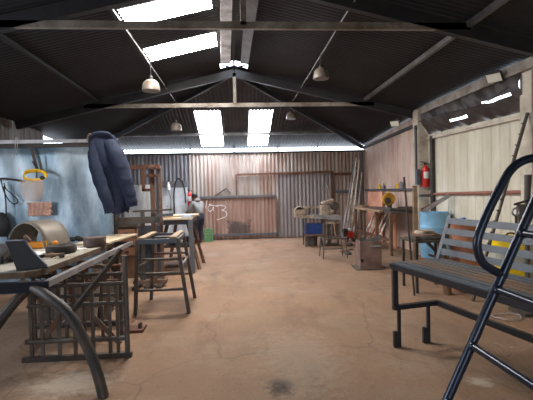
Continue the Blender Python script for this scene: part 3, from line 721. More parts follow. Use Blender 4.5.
gate(yg, X(38, yg), X(122, yg), (.25, .55, .73), .02, 'farthest welded steel gate of the three under the workbench', None, [X(p, yg) for p in (40, 56, 70, 88, 104, 120)], .75, None, m_rustl)
# dark crate and offcuts beneath
mb = MB(); mb.b2((-2.6, 5.3, 0), (-1.75, 5.7, .5)); o = mb.build('steel_crate', m_machd, bevel=.01); tag(o, 'dark steel crate on the floor under the workbench', 'crate')
for i in range(5):
    x = -2.2+.17*i; o = MB().bar((x, 5.14, 0.0), (x+.03*(i % 3), 5.24, .72+.05*(i % 2)), .10, .022, (0, 1, 0)).build('timber_offcut', m_wood if i % 2 else m_woodl)
    tag(o, ['timber offcut leaning under the workbench, leftmost of its row', 'second timber offcut from the left under the workbench', 'middle timber offcut of the five under the workbench', 'fourth timber offcut from the left under the workbench', 'rightmost timber offcut of the row under the workbench'][i], 'offcut', 'timber offcuts under the workbench')
# low iron shoe plate on the floor
t = thing('scrap_plate', 'rusty low steel plate on the floor right of the gates', 'plate', atz(133, 330))
MB().box((0, 0, .015), (.28, .22, .03)).build('plate', m_rust, t); MB().box((.09, -.02, .06), (.03, .06, .06)).build('lug', m_dkst, t)

# ------------------------------------------------------------------ tall stool stand
A = {'fr': atz(177.5, 238.5, 1.0), 'fl': atz(134, 241, 1.0)}
y0 = (A['fr'].y+A['fl'].y)/2; y1 = y0+.78; xl, xr = A['fl'].x+.03, A['fr'].x
t = thing('steel_stand', 'tall open steel stand with a wooden rim beside the workbench', 'stand', ((xl+xr)/2, (y0+y1)/2, 0))
top = {(0, 0): V((xl, y0, 1.0)), (1, 0): V((xr, y0, 1.0)), (0, 1): V((xl+.05, y1, 1.0)), (1, 1): V((xr-.02, y1, 1.0))}
f0 = atz(189, 313); foot = {(0, 0): V((xl-.08, f0.y+.02, 0)), (1, 0): f0, (0, 1): V((xl-.03, y1+.05, 0)), (1, 1): V((xr+.12, y1+.05, 0))}
for k in top: MB().bar(foot[k], top[k], .045, .045).build('leg', m_dirtyst, t, world=True)
for a, b_ in (((0, 0), (1, 0)), ((0, 1), (1, 1)), ((0, 0), (0, 1)), ((1, 0), (1, 1))):
    MB().bar(top[a]-V((0, 0, .02)), top[b_]-V((0, 0, .02)), .05, .06).build('top_rail', m_bluegr, t, world=True)
def at_h(k, z): return foot[k]+(top[k]-foot[k])*z
for z in (.74, .55, .33): MB().tube([at_h((0, 0), z), at_h((1, 0), z)], .018, 8).build('rung', m_dirtyst, t, world=True)
for z in (.7, .38): MB().tube([at_h((0, 1), z), at_h((1, 1), z)], .018, 8).build('rung', m_rustl, t, world=True)
for z in (.64,): 
    for s_ in (0, 1): MB().tube([at_h((s_, 0), z), at_h((s_, 1), z)], .018, 8).build('rung', m_dirtyst, t, world=True)
for x in (xl+.05, xr-.05): MB().bar((x, y0-.02, 1.022), (x+.0, y1+.02, 1.022), .09, .025).build('rim_board', m_wood, t, world=True)
MB().bar((xl+.05, y1-.06, .965), (xr-.05, y1-.06, .965), .3, .02).build('recess_plate', m_machd, t, world=True)  # dark plate added to give the open top its dark recess

# ------------------------------------------------------------------ tall hooked upright frame (press)
YP = 6.96
t = thing('press_frame', 'tall rusty steel frame with hooked brackets behind the stand', 'steel frame', aty(152, 287, YP))
q = lambda px, py, dy=0: aty(px, py, YP+dy)
g = lambda px: V((aty(px, 285, YP).x, YP, 0))
MB().bar(V((q(153, 200).x, YP, .06)), q(152.5, 165), .10, .07, (1, 0, 0)).build('upright', m_rustl, t, world=True)
MB().bar(V((q(142.5, 250).x, YP+.05, .06)), q(142.5, 210, .05), .07, .06, (1, 0, 0)).build('upright', m_dirtyst, t, world=True)
MB().bar(V((q(162, 250).x, YP+.05, .06)), q(159.5, 166, .05), .05, .05, (1, 0, 0)).build('upright', m_rustl, t, world=True)
MB().bar(q(126, 167.5), q(160, 166.5), .06, .07).build('top_beam', m_rust, t, world=True)
mb = MB(); mb.bar(q(143.5, 167, -.05), q(143.5, 191, -.05), .05, .05, (1, 0, 0)); mb.bar(q(142, 190, -.05), q(152, 190, -.05), .05, .05); mb.build('hook_frame', m_rust, t, world=True)
for py in (168, 175.5): MB().bar(q(145.5, py, -.08), q(157, py, -.08), .06, .045).build('bracket_arm', m_rust, t, world=True)
for py in (168, 175.5):
    for px in (148, 155): MB().lathe([(0, -.03), (.022, -.03), (.022, .03), (0, .03)], q(px, py, -.12), 10, 'y').build('bolt', m_dkst, t, world=True)
MB().bar(q(114, 221, -.06), q(160, 219.5, -.06), .08, .11).build('cross_beam', m_dirtyst, t, world=True)
MB().bar(q(133, 211.5, -.1), q(172, 209.5, -.1), .05, .03).build('cross_beam', m_dirtyst, t, world=True)
MB().bar(q(156, 215.5, -.1), q(173, 214.5, -.1), .06, .045).build('cross_beam', m_bluegr, t, world=True)
xa, xb = q(137, 250).x, q(160, 250).x
MB().b2((xa, YP+.12, .12), (xb, YP+.16, q(150, 226).z)).build('back_plate', m_bluegr, t, world=True)
for x in (xa, (xa+xb)/2, xb): MB().b2((x-.04, YP-.25, 0), (x+.04, YP+.45, .06)).build('skid', m_dkst, t, world=True)
MB().b2((xa-.08, YP-.02, .06), (xb+.1, YP+.08, .12)).build('sill', m_rustl, t, world=True)
# brown cabinet behind, with grey top
YC = 7.75
a, b_ = aty(116.5, 240, YC).x, aty(137, 240, YC).x
t = thing('tool_cabinet', 'brown wooden tool cabinet with orange drawers behind the jacket', 'cabinet', ((a+b_)/2, YC+.25, 0))
MB().b2((a, YC, 0), (b_, YC+.45, .98)).build('body', m_woodd, t, world=True, bevel=.008)
MB().b2((a-.03, YC-.03, .98), (b_+.03, YC+.48, 1.08)).build('top', m_dirtyst, t, world=True)
for i, (z0, z1) in enumerate(((.80, .94), (.62, .77), (.44, .59))):
    d_ = MB().b2((a+.03, YC-.02, z0), (b_-.03, YC, z1)).build('drawer', m_drawer, t, world=True)
    k = MB().box(((a+b_)/2, YC-.03, (z0+z1)/2), (.08, .02, .02)).build('handle', m_dkst, d_); k.location = -V(t.location)

# ------------------------------------------------------------------ second bench in the left middle distance
pf = atz(193.5, 272); t = thing('trestle_bench', 'pale-topped trestle bench with a blue post in the left distance', 'bench', (pf.x-.3, 9.0, 0))
bz = 1.07; xr_ = pf.x-.02; xl_ = aty(160, 218, 8.1).x
MB().b2((xl_, 8.0, bz), (xr_+.03, 9.5, bz+.04)).build('top', m_woodl, t, world=True, bevel=.004)
MB().b2((xl_+.02, 8.06, bz-.1), (xr_-.02, 9.45, bz)).build('apron', m_bluegr, t, world=True)
MB().bar((pf.x, 8.03, 0), (pf.x-.02, 8.03, bz+.0), .085, .085, (1, 0, 0)).build('leg', m_bluegr, t, world=True)
MB().bar(atz(204, 263), (xr_-.12, 9.3, bz-.1), .05, .05).build('leg', m_rust, t, world=True)
MB().bar((pf.x+.10, 8.4, 0), (xr_-.15, 8.75, bz-.1), .06, .04).build('leg', m_woodd, t, world=True)
MB().bar((xl_-.12, 8.1, 0), (xl_+.1, 8.35, bz-.1), .06, .05).build('leg', m_woodd, t, world=True)
MB().bar((xl_-.1, 9.75, 0), (xl_+.1, 9.6, bz-.1), .06, .05).build('leg', m_woodd, t, world=True)
MB().b2((xl_+.02, 8.3, .48), (xr_-.08, 9.6, .518)).build('shelf', m_dkst, t, world=True)
MB().bar((xl_-.02, 8.2, .25), (xr_+.02, 8.4, .25), .04, .05).build('stretcher', m_rust, t, world=True)
o = MB().b2((xr_-.17, 8.0, bz+.04), (xr_+.02, 8.25, bz+.095)).build('steel_block', mat('pale_blue_block', (182, 194, 214), .5, .1, .1, 6), bevel=.006); tag(o, 'pale blue steel block on the near corner of the trestle bench', 'block')
o = MB().bar((xl_+.08, 8.12, bz+.055), (xr_+.12, 8.5, bz+.055), .10, .03).build('plank', m_wood); tag(o, 'narrow plank lying across the trestle bench top', 'plank')
for i, (x, y_, s_) in enumerate(((-.42, 8.7, .2), (-.2, 9.1, .16))):
    o = MB().b2((xr_+x-s_/2, y_-.12, .52), (xr_+x+s_/2, y_+.12, .52+s_*.7)).build('tin_box', m_machd if i == 0 else m_bluegr, bevel=.012); tag(o, ['dark tin box on the trestle bench lower shelf', 'blue-grey tin box on the trestle bench lower shelf'][i], 'box')

# splashed boards, hose, extinguisher in the far left
YW = 12.95
t = thing('painted_board', 'white splashed board standing in the far left corner behind the trestle bench', 'board', (aty(172, 200, YW).x, YW, 0))
xa, xb = aty(161, 200, YW).x, aty(187.5, 200, YW).x
MB().b2((xa, YW, .0), (xb, YW+.03, 1.78)).build('panel', m_paint, t, world=True, bevel=.004)
MB().b2((xa-.03, YW-.01, 1.78), (xb+.03, YW+.04, 1.98)).build('header', m_walldk, t, world=True)
for x in (xa+.2, xb-.2): MB().bar((x, YW+.02, 1.2), (x, YW+.36, 0), .04, .05).build('prop', m_woodd, t, world=True)
xa2, xb2 = aty(124, 200, 11.2).x, aty(150, 200, 11.2).x
o = MB().b2((xa2, 11.2, 0), (xb2, 11.23, 1.85)).build('painted_board', m_paint, bevel=.004)
tag(o, 'white streaked board seen behind the tall hooked frame', 'board')
for x in (xa2+.15, xb2-.15): k = MB().bar((x, 11.22, 1.2), (x, 11.6, 0), .04, .05).build('prop', m_woodd, o)
hose([(174.5, 214), (174, 196), (175.5, 183), (179, 178.5), (183, 182.5), (185.2, 194), (185.6, 203)], YW-.05, .022, m_black, 'hose', 'black hose arching over the white splashed board', 'hose')
hose([(168.5, 177), (168, 188), (171, 200), (170, 213)], YW-.05, .01, m_black, 'cable', 'thin dark cable on the white splashed board left of the arched hose')
c0 = aty(168.5, 186, YW-.04); o = MB().lathe([(0, -.12), (.05, -.12), (.055, .02), (.03, .06), (.03, .12), (0, .13)], n=12).build('filter_bowl', m_white); o.location = c0-V((0, .03, 0)); tag(o, 'small white bowl fixed high on the splashed board', 'bowl')
def extinguisher(c0, r, h, lab, m=m_red):
    t = thing('fire_extinguisher', lab, 'fire extinguisher', c0)
    MB().lathe([(0, 0), (r*.9, 0), (r, .02), (r, h*.8), (r*.85, h*.88), (r*.4, h*.94), (r*.3, h)], n=20).build('cylinder', m, t)
    MB().box((0, 0, h+.02), (r*.7, r*.6, .05)).build('valve', m_dkst, t)
    mb = MB(); mb.bar((-.01, 0, h+.05), (-.12, 0, h+.075), .018, .014); mb.bar((-.01, 0, h+.02), (-.1, 0, h+.015), .018, .012); mb.build('handle', m_black, t)
    MB().tube(smooth_path([(r*.3, 0, h+.02), (r*1.2, -.01, h), (r*1.35, -.01, h*.7), (r*1.2, -.01, h*.3)], 5), .011, 8).build('hose', m_black, t)
    rows = [[V(((r+.003)*sin(a), -(r+.003)*cos(a), z)) for a in [-1.0+2.0*j/12 for j in range(13)]] for z in (h*.38, h*.68)]
    MB().grid(rows).build('paper_label', m_white, t)
    return t
p = aty(190, 207, YW-.14); extinguisher(p, .07, .5, 'red fire extinguisher by the arched hose in the far left')
MB().box((0, .09, .2), (.05, .07, .04)).build('wall_bracket', m_dkst, bpy.data.objects['fire_extinguisher'])
ex = extinguisher(V((4.225, 8.70, 1.60)), .078, .5, 'red fire extinguisher with white label on the right column')
MB().box((0, .085, .2), (.06, .03, .05)).build('wall_bracket', m_dkst, ex)

# ------------------------------------------------------------------ the man at the far bench
fx = atz(203, 242); YPSN = 12.55
pr_ = thing('person', 'person in grey hoodie and dark trousers stooping at the far left bench', 'person', (aty(199.5, 240, YPSN).x, YPSN, 0), radians(-48))
def skin(name, verts, edges, m, parent, sub=2, root=0):
    bm = bmesh.new(); lay = bm.verts.layers.skin.verify(); vs = []
    for i, (p, r) in enumerate(verts):
        v = bm.verts.new(p); v[lay].radius = (r, r) if not isinstance(r, tuple) else r; v[lay].use_root = (i == root); vs.append(v)
    for a, b_ in edges: bm.edges.new((vs[a], vs[b_]))
    me = bpy.data.meshes.new(name); bm.to_mesh(me); bm.free(); me.materials.append(m)
    o = bpy.data.objects.new(name, me); COL.objects.link(o); o.parent = parent
    k = o.modifiers.new('skin', 'SKIN'); k.use_smooth_shade = True
    k = o.modifiers.new('sub', 'SUBSURF'); k.levels = sub; k.render_levels = sub
    return o
# faces local -x; y to his right-hand side (+y)
J = {'pel': ((.02, 0, .88), .115), 'wst': ((-.01, 0, 1.02), (.11, .125)), 'chest': ((-.06, 0, 1.2), (.13, .18)), 'nk': ((-.12, 0, 1.34), .06), 'hd': ((-.19, 0, 1.41), .085), 'hd2': ((-.22, 0, 1.46), .09),
     'hl': ((.03, -.09, .80), .095), 'kl': ((-.05, -.11, .45), .062), 'al': ((.03, -.11, .09), .042), 'tl': ((-.13, -.12, .045), .04),
     'hr': ((.03, .09, .80), .095), 'kr': ((-.10, .12, .45), .062), 'ar': ((-.05, .12, .09), .042), 'tr': ((-.21, .13, .045), .04),
     'sl': ((-.11, -.17, 1.26), .065), 'el': ((-.18, -.24, 1.0), .046), 'wl': ((-.38, -.16, .98), .03), 'pl': ((-.45, -.14, .98), .03),
     'sr': ((-.11, .17, 1.26), .065), 'er': ((-.2, .24, 1.0), .046), 'wr': ((-.40, .16, .98), .03), 'pr': ((-.47, .14, .98), .03)}
E_ = ['pel-wst', 'wst-chest', 'chest-nk', 'nk-hd', 'hd-hd2', 'pel-hl', 'hl-kl', 'kl-al', 'al-tl', 'pel-hr', 'hr-kr', 'kr-ar', 'ar-tr', 'chest-sl', 'sl-el', 'el-wl', 'wl-pl', 'chest-sr', 'sr-er', 'er-wr', 'wr-pr']
JN = dict(J); EN = list(E_)
for s_, nm in ((-1, 'l'), (1, 'r')):
    b0 = V(J['p'+nm][0])
    for k in range(4):
        a1 = 'f%s%d' % (nm, k); a2 = 'g%s%d' % (nm, k); o_ = (k-1.5)*.017
        JN[a1] = (tuple(b0+V((-.04, o_, 0))), .009); JN[a2] = (tuple(b0+V((-.075+.006*abs(k-1), o_, -.025))), .008); EN += ['p%s-%s' % (nm, a1), a1+'-'+a2]
    a1 = 't%s1' % nm; JN[a1] = (tuple(b0+V((-.01, -s_*.045, -.015))), .01); EN.append('p%s-%s' % (nm, a1))
def sk(name, keys, J_, E2, m, grow=0.0, sub=2):
    idx = {k: i for i, k in enumerate(keys)}
    def gr(r): return tuple(x+grow for x in r) if isinstance(r, tuple) else r+grow
    return skin(name, [(J_[k][0], gr(J_[k][1])) for k in keys], [(idx[a], idx[b_]) for a, b_ in (e.split('-') for e in E2) if a in idx and b_ in idx], m, pr_, sub)
sk('body', list(JN), JN, EN, m_skin)
sk('hoodie', ['chest', 'wst', 'pel', 'nk', 'sl', 'el', 'wl', 'sr', 'er', 'wr'], J, E_, m_hood, .034)
sk('trousers', ['pel', 'wst', 'hl', 'kl', 'al', 'hr', 'kr', 'ar'], J, E_, m_trou, .016)
sk('boots', ['al', 'tl'], J, E_, m_dkst, .012, 2); sk('boots', ['ar', 'tr'], J, E_, m_dkst, .012, 2)
MB().lathe([(.0, -.03), (.06, -.03), (.098, -.01), (.104, .04), (.08, .085), (.0, .105)], (-.195, 0, 1.465), 18).build('hair', m_hair, pr_, sub=1)
mb = MB(); mb.lathe([(.0, -.05), (.08, -.04), (.1, .0), (.07, .05), (.0, .06)], (-.06, 0, 1.36), 16); mb.build('hood', m_hood, pr_, sub=1)
mb = MB()
for y_ in (-.032, .032): mb.lathe([(0, -.009), (.009, 0), (0, .009)], (-.305, y_, 1.43), 8)
mb.build('eyes', m_white, pr_)
# green crate by his feet
t = thing('plastic_crate', 'green slatted plastic crate standing behind the person', 'crate', aty(209, 242, 13.1)*1.0)
t.location.z = 0
for z in (.03, .12, .21, .30, .38):
    mb = MB(); mb.b2((-.13, -.14, z-.025), (.13, -.12, z+.025)); mb.b2((-.13, .12, z-.025), (.13, .14, z+.025)); mb.b2((-.13, -.14, z-.025), (-.11, .14, z+.025)); mb.b2((.11, -.14, z-.025), (.13, .14, z+.025)); mb.build('slat_ring', m_green, t)
for x in (-.12, .12):
    for y_ in (-.13, .13): MB().box((x, y_, .2), (.03, .03, .4)).build('corner_post', m_green, t)
MB().box((0, 0, .012), (.25, .27, .02)).build('base', m_green, t)

# ------------------------------------------------------------------ metal bandsaw in the right distance
YM = 11.3; q = lambda px, py, dy=0: aty(px, py, YM+dy)
t = thing('band_saw', 'dusty metal-cutting bandsaw on a blue-cabinet stand by the grey door', 'band saw', V((q(317, 240).x, YM, 0)))
x0, x1 = q(304, 226).x, q(324, 226).x
for px in (304.5, 323):
    for dy in (-.2, .2):
        x = q(px, 230).x; MB().bar((x, YM+dy, 0), (x, YM+dy, .80), .04, .04).build('leg', m_dirtyst, t, world=True)
MB().b2((x0+.03, YM-.17, q(310, 234.5).z), (q(321, 230).x, YM+.17, q(310, 223.5).z)).build('cabinet', m_blue, t, world=True, bevel=.01)
MB().lathe([(.0, .02), (.15, .02), (.15, .2), (.16, .22), (.16, .30), (0, .30)], (q(312, 240).x, YM, 0), 20).build('coolant_tank', m_machd, t, world=True)
MB().b2((x0-.03, YM-.24, .30), (x1+.03, YM-.18, .35)).build('stretcher', m_rustl, t, world=True)
MB().b2((x0-.06, YM-.24, .8), (q(338, 215).x, YM+.24, .87)).build('bed', m_mach, t, world=True, bevel=.01)
MB().prism([(q(312, 218).x, YM-.26, .80), (q(339, 218).x, YM-.26, .72), (q(339, 216).x, YM-.26, .84), (q(312, 214).x, YM-.26, .90)], (0, .1, 0)).build('vise_plate', m_ltst, t, world=True)
MB().lathe([(0, -.05), (.15, -.05), (.165, -.03), (.165, .03), (.15, .05), (0, .05)], q(299.5, 212), 22, 'y').build('wheel_guard', m_mach, t, world=True)
MB().b2(q(294.5, 218, -.035), q(306, 208, .035)).build('guard_box', m_mach, t, world=True, bevel=.02)
MB().bar(q(296, 208.5), q(323, 207), .10, .07).build('saw_bow', m_mach, t, world=True)
MB().bar(q(303, 215.5, -.04), q(323, 213.5, -.04), .008, .035).build('blade', m_ltst, t, world=True)
for px in (309, 317): MB().bar(q(px, 208, -.04), q(px, 215, -.04), .05, .04, (1, 0, 0)).build('blade_guide', m_machd, t, world=True)
MB().b2(q(321, 217, -.1), q(328, 205, .1)).build('gear_case', m_mach, t, world=True, bevel=.03)
MB().bar(q(321.5, 203.5, -.02), q(333.5, 200, -.02), .16, .09).build('belt_cover', m_mach, t, world=True, bevel=.02)
MB().lathe([(0, -.14), (.09, -.14), (.11, -.12), (.115, .1), (.09, .13), (0, .14)], q(334.5, 206), 20, 'y').build('motor', m_machd, t, world=True)
MB().bar(q(334, 209, .05), q(331, 216, .05), .06, .06, (0, 1, 0)).build('motor_bracket', m_mach, t, world=True)
x = q(329, 220).x; MB().bar((x, YM, 0), (x, YM, .8), .10, .1).build('column', m_dirtyst, t, world=True)
MB().b2((x-.22, YM-.2, .0), (x+.25, YM+.2, .04)).build('base_plate', m_dkst, t, world=True)
MB().b2((q(323, 220).x, YM-.18, .62), (q(338, 220).x, YM+.18, .80)).build('drawer_box', m_mach, t, world=True, bevel=.01)
x = q(337, 236).x; MB().bar((x, YM-.1, .04), (x, YM-.1, .62), .05, .05).build('leg', m_machd, t, world=True)
# pole standing at its right
a = aty(336.5, 236, 12.2); 
o = MB().tube([(a.x, 12.2, 0), (a.x+.02, YB-.1, 1.72)], .022, 8).build('steel_pole', m_wood); tag(o, 'pale slim pole leaning on the back wall just behind the saw motor', 'pole')
# small thin-legged stand in front of it
sA = atz(335, 258.5); t = thing('low_stand', 'low thin-legged steel stand on the floor in front of the bandsaw', 'stand', (sA.x, 9.25, 0))
w = .25; 
for sx_, sy_ in ((-1, -1), (1, -1), (-1, 1), (1, 1)): MB().bar((sx_*(w+.03), sy_*.22, 0), (sx_*w, sy_*.18, .45), .025, .025).build('leg', m_dirtyst, t)
mb = MB()
for s_ in (-1, 1): mb.bar((-w, s_*.18, .46), (w, s_*.18, .46), .03, .03); mb.bar((s_*w, -.18, .46), (s_*w, .18, .46), .03, .03)
mb.build('top_frame', m_dirtyst, t)
MB().bar((-w, 0, .2), (w, 0, .2), .02, .02).build('stretcher', m_dirtyst, t)
for i, (px, py, s_) in enumerate(((344, 252, .16), (348, 254.5, .12), (350, 250, .11), (349, 245.5, .15))):
    p = atz(px, py); mb = MB(); mb.lathe([(0, 0), (s_*.7, 0), (s_*.8, s_*.2), (s_*.55, s_*.45), (s_*.3, s_*.5), (0, s_*.52)], n=9, smooth=False); mb.box((s_*.3, 0, s_*.3), (s_*.9, s_*.3, s_*.25), rotz(i)@roty(.3))
    o = mb.build('scrap_iron', m_machd if i % 2 else m_rustl); o.location = p; o.rotation_euler = (0, 0, i*1.1)
    tag(o, ['rusty scrap iron lump beside the low stand', 'dark scrap iron lump nearest the camera by the low stand', 'small rusty scrap iron piece farthest right by the low stand', 'dark scrap iron lump behind the low stand'][i], 'scrap iron', 'scrap iron on the floor by the low stand')
# red motor / compressor by the poles
p = aty(350, 238, 11.9); t = thing('red_compressor', 'small red and white round machine on the floor by the leaning poles', 'compressor', (p.x, 11.9, 0))
MB().lathe([(0, -.13), (.09, -.12), (.12, -.06), (.125, .06), (.1, .12), (0, .13)], (0, 0, .22), 20, 'y').build('tank', m_red, t)
MB().lathe([(0, -.02), (.07, -.02), (.07, .05), (0, .06)], (-.01, 0, .35), 14).build('cap', m_white, t)
MB().b2((-.22, -.1, .28), (-.08, .1, .4)).build('pump', m_machd, t, bevel=.01)
for sx_ in (-1, 1): MB().bar((sx_*.12, 0, 0), (sx_*.06, 0, .14), .2, .03).build('foot', m_dkst, t)
MB().bar((-.15, 0, .15), (-.18, 0, .28), .1, .03).build('pump_bracket', m_dkst, t)
# rusty box / trunk
p = atz(372, 269.5); t = thing('steel_box', 'rusty grey open-topped steel box standing on the mid floor', 'box', (p.x, p.y+.2, 0), radians(-4))
W, D_, Hh = .42, .4, .56
mb = MB(); mb.b2((-W/2, -D_/2, .02), (W/2, -D_/2+.012, Hh)); mb.b2((-W/2, D_/2-.012, .02), (W/2, D_/2, Hh)); mb.b2((-W/2, -D_/2, .02), (-W/2+.012, D_/2, Hh)); mb.b2((W/2-.012, -D_/2, .02), (W/2, D_/2, Hh)); mb.build('walls', m_box, t)
MB().box((-.03, -.02, .01), (W+.14, D_+.1, .02)).build('base_plate', m_dirtyst, t)
MB().bar((-.02, -D_/2-.01, Hh-.1), (W/2-.01, -D_/2-.01, Hh-.1), .02, .03).build('lip', m_ltst, t)
mb = MB(); mb.prism([(-W/2+.05, -.12, Hh-.02), (W/2+.03, -.12, Hh-.02), (W/2+.06, .0, Hh+.11), (-.0, .0, Hh+.03)], (0, .02, 0)); mb.build('lid', m_machd, t)
MB().bar((-W/2+.08, -.05, Hh-.2), (-W/2+.08, -.05, Hh+.06), .12, .02).build('inner_plate', m_machd, t)
MB().box((-W/2+.03, -D_/2-.004, .18), (.05, .01, .06)).build('slot', m_black, t)

# poles leaning in the back right corner
labs = ['leftmost pale pole', 'second pale pole from the left', 'third pale pole from the left', 'fourth pale pole from the left', 'fifth pale pole from the left', 'sixth pale pole from the left', 'seventh pale pole from the left', 'rightmost pale pole']
for i in range(8):
    b0 = aty(341.5+1.9*i, 238, 12.3+.10*(i % 3)); b0.z = 0; e0 = aty(354.5+.95*i, (162, 170, 158, 176, 166, 160, 180, 172)[i], YB-.12-.06*(i % 3))
    mb = MB()
    if i % 3 == 1: mb.angle(b0, e0, .04, .006, (1, 0, -.2), (0, -1, .2))
    else: mb.tube([b0, e0], .021, 8)
    o = mb.build('steel_pole', m_poles if i % 3 else m_ltst); tag(o, labs[i]+' of the bundle leaning in the back right corner', 'pole', 'poles leaning in the back right corner')
o = MB().tube([(4.2, 13.1, 0), (4.27, YB-.1, 2.9)], .03, 8).build('steel_pole', m_bluegr); tag(o, 'tall blue-grey pipe standing upright in the back right corner', 'pole')

# ------------------------------------------------------------------ grinder bench on the right wall
t = thing('grinder_bench', 'long wood-edged bench with post legs along the pinkish right wall', 'bench', (3.9, 10.5, 0))
gz = 1.05
MB().b2((3.56, 9.0, gz-.05), (4.25, 12.0, gz)).build('top', m_dirtyst, t, world=True)
MB().b2((3.48, 9.6, gz-.05), (3.56, 12.1, gz+.01)).build('edge_board', m_wood, t, world=True)
for y_ in (9.15, 10.1, 11.1, 11.95): MB().bar((3.58, y_, 0), (3.58, y_, gz-.05), .07, .07).build('leg', m_woodd, t, world=True)
for y_ in (9.15, 11.9): MB().bar((4.2, y_, 0), (4.2, y_, gz-.05), .07, .07).build('leg', m_woodd, t, world=True)
MB().bar((3.6, 9.2, .35), (3.6, 11.9, .35), .05, .06).build('stretcher', m_rust, t, world=True)
# yellow guarded grinder
p = aty(388.5, 199, 10.2); zc = p.z; 
t = thing('bench_grinder', 'grinder with round yellow guard on the right wall bench', 'grinder', (p.x, 10.2, gz))
MB().lathe([(.0, -.06), (.15, -.06), (.17, -.04), (.17, .04), (.15, .06), (0, .06)], (0, 0, zc-gz), 26, 'y').build('guard', m_yeldirt, t)
MB().lathe([(.0, -.02), (.085, -.02), (.085, .0), (0, .01)], (-.05, -.065, zc-gz-.04), 20, 'y').build('wheel', m_machd, t)
MB().bar((.03, 0, 0), (.02, 0, zc-gz-.1), .1, .09, (0, 1, 0)).build('stand', m_machd, t)
MB().box((.03, 0, .015), (.22, .2, .03)).build('base', m_machd, t)
MB().lathe([(0, 0), (.075, 0), (.08, .16), (0, .18)], (0, .06, zc-gz), 18, 'y').build('motor', m_machd, t)
MB().tube([(0, 0, zc-gz+.165), (.01, 0, zc-gz+.21)], .022, 8).build('knob', m_yeldirt, t)
# things on the bench
o = MB().tube([(3.72, 9.1, gz+.055), (3.9, 9.05, gz+.055), (4.18, 9.0, gz+.055)], .055, 14).build('steel_pipe', m_dirtyst); tag(o, 'thick grey pipe lying across the near end of the grinder bench', 'pipe')
o = MB().box((3.72, 9.5, gz+.03), (.24, .5, .06)).build('vise_block', m_machd, bevel=.01); tag(o, 'dark iron block on the grinder bench between pipe and grinder', 'block')
o = MB().box((3.70, 11.6, gz+.03), (.2, .5, .06)).build('timber_block', m_wood, bevel=.008); tag(o, 'wooden block on the far end of the grinder bench', 'block')
# pink boards against the wall
o = MB().bar((4.26, 12.2, 0), (4.28, 12.2, 1.5), 1.3, .03, (1, 0, 0)).build('pink_board', m_pink, bevel=.004); tag(o, 'peach-pink board leaning on the right wall behind the grinder bench', 'board')
o = MB().tube([(4.1, 10.3, 0), (4.1, 10.3, .96)], .09, 18).build('pink_pipe', m_pink); tag(o, 'thick peach-pink pipe standing under the grinder bench', 'pipe')
for i in range(5):
    o = MB().tube([(3.66+.02*i, 11.75-.26*i, 0), (4.14, 11.65-.26*i, .95)], .022, 8).build('short_rod', m_poles if i != 2 else m_rustl); tag(o, ['rod leaning under the grinder bench, farthest from the camera', 'second farthest rod leaning under the grinder bench', 'middle rod of the five leaning under the grinder bench', 'second nearest rod leaning under the grinder bench', 'rod leaning under the grinder bench, nearest the camera'][i], 'rod', 'rods leaning under the grinder bench')
# pieces standing on the wall rail
for i, (px, m, lab) in enumerate(((379, m_yellow, 'yellow triangular offcut stuck on the right wall rail above the grinder'), (384, m_bluegr, 'grey bottle-shaped piece on the right wall rail'), (397, m_yellow, 'yellow chip on the right wall rail near the column'), (400.5, m_ltst, 'pale hooked plate on the right wall rail near the column'))):
    p = atx(px, 190, XR-.05); mb = MB()
    if i in (0, 2): mb.prism([(-.0, -.09, 0), (0, .09, 0), (0, .03, .15), (0, -.05, .12)], (.03, 0, 0))
    elif i == 1: mb.lathe([(0, 0), (.04, 0), (.04, .08), (.015, .12), (.015, .16), (0, .16)], n=12)
    else: mb.prism([(0, -.12, 0), (0, .1, 0), (0, .09, .1), (0, -.02, .2), (0, -.1, .14)], (.02, 0, 0))
    o = mb.build(['wedge', 'bottle', 'wedge', 'hooked_plate'][i], m); o.location = (XR-.055, p.y, 1.58); tag(o, lab, ['wedge', 'bottle', 'wedge', 'plate'][i])
# wooden post, conduit and pipes round the column
o = MB().bar((4.03, 8.86, 0), (4.06, 8.9, 1.64), .09, .07, (0, 1, 0)).build('timber_post', m_wood); tag(o, 'brown timber post standing against the extinguisher column', 'post')
o = MB().bar((4.075, 8.85, 1.66), (4.075, 8.85, 3.0), .04, .05, (0, 1, 0)).build('conduit', m_bluegr); tag(o, 'grey conduit running up the extinguisher column', 'conduit')
o = MB().b2((4.03, 8.72, 1.66), (4.11, 8.80, 2.0)).build('switch_box', m_bluegr, bevel=.008); tag(o, 'blue-grey switch box on the extinguisher column above the timber post', 'switch box')
o = MB().tube([(XR-.06, 8.52, 0), (XR-.06, 8.52, 2.72)], .05, 12).build('downpipe', m_dkst); tag(o, 'dark downpipe on the cream wall right of the extinguisher', 'pipe')
o = MB().b2((4.05, 8.62, 1.38), (XR-.02, 8.68, 1.44)).build('wall_shelf', m_bluegr); tag(o, 'short blue-grey shelf bar under the right fire extinguisher', 'shelf')
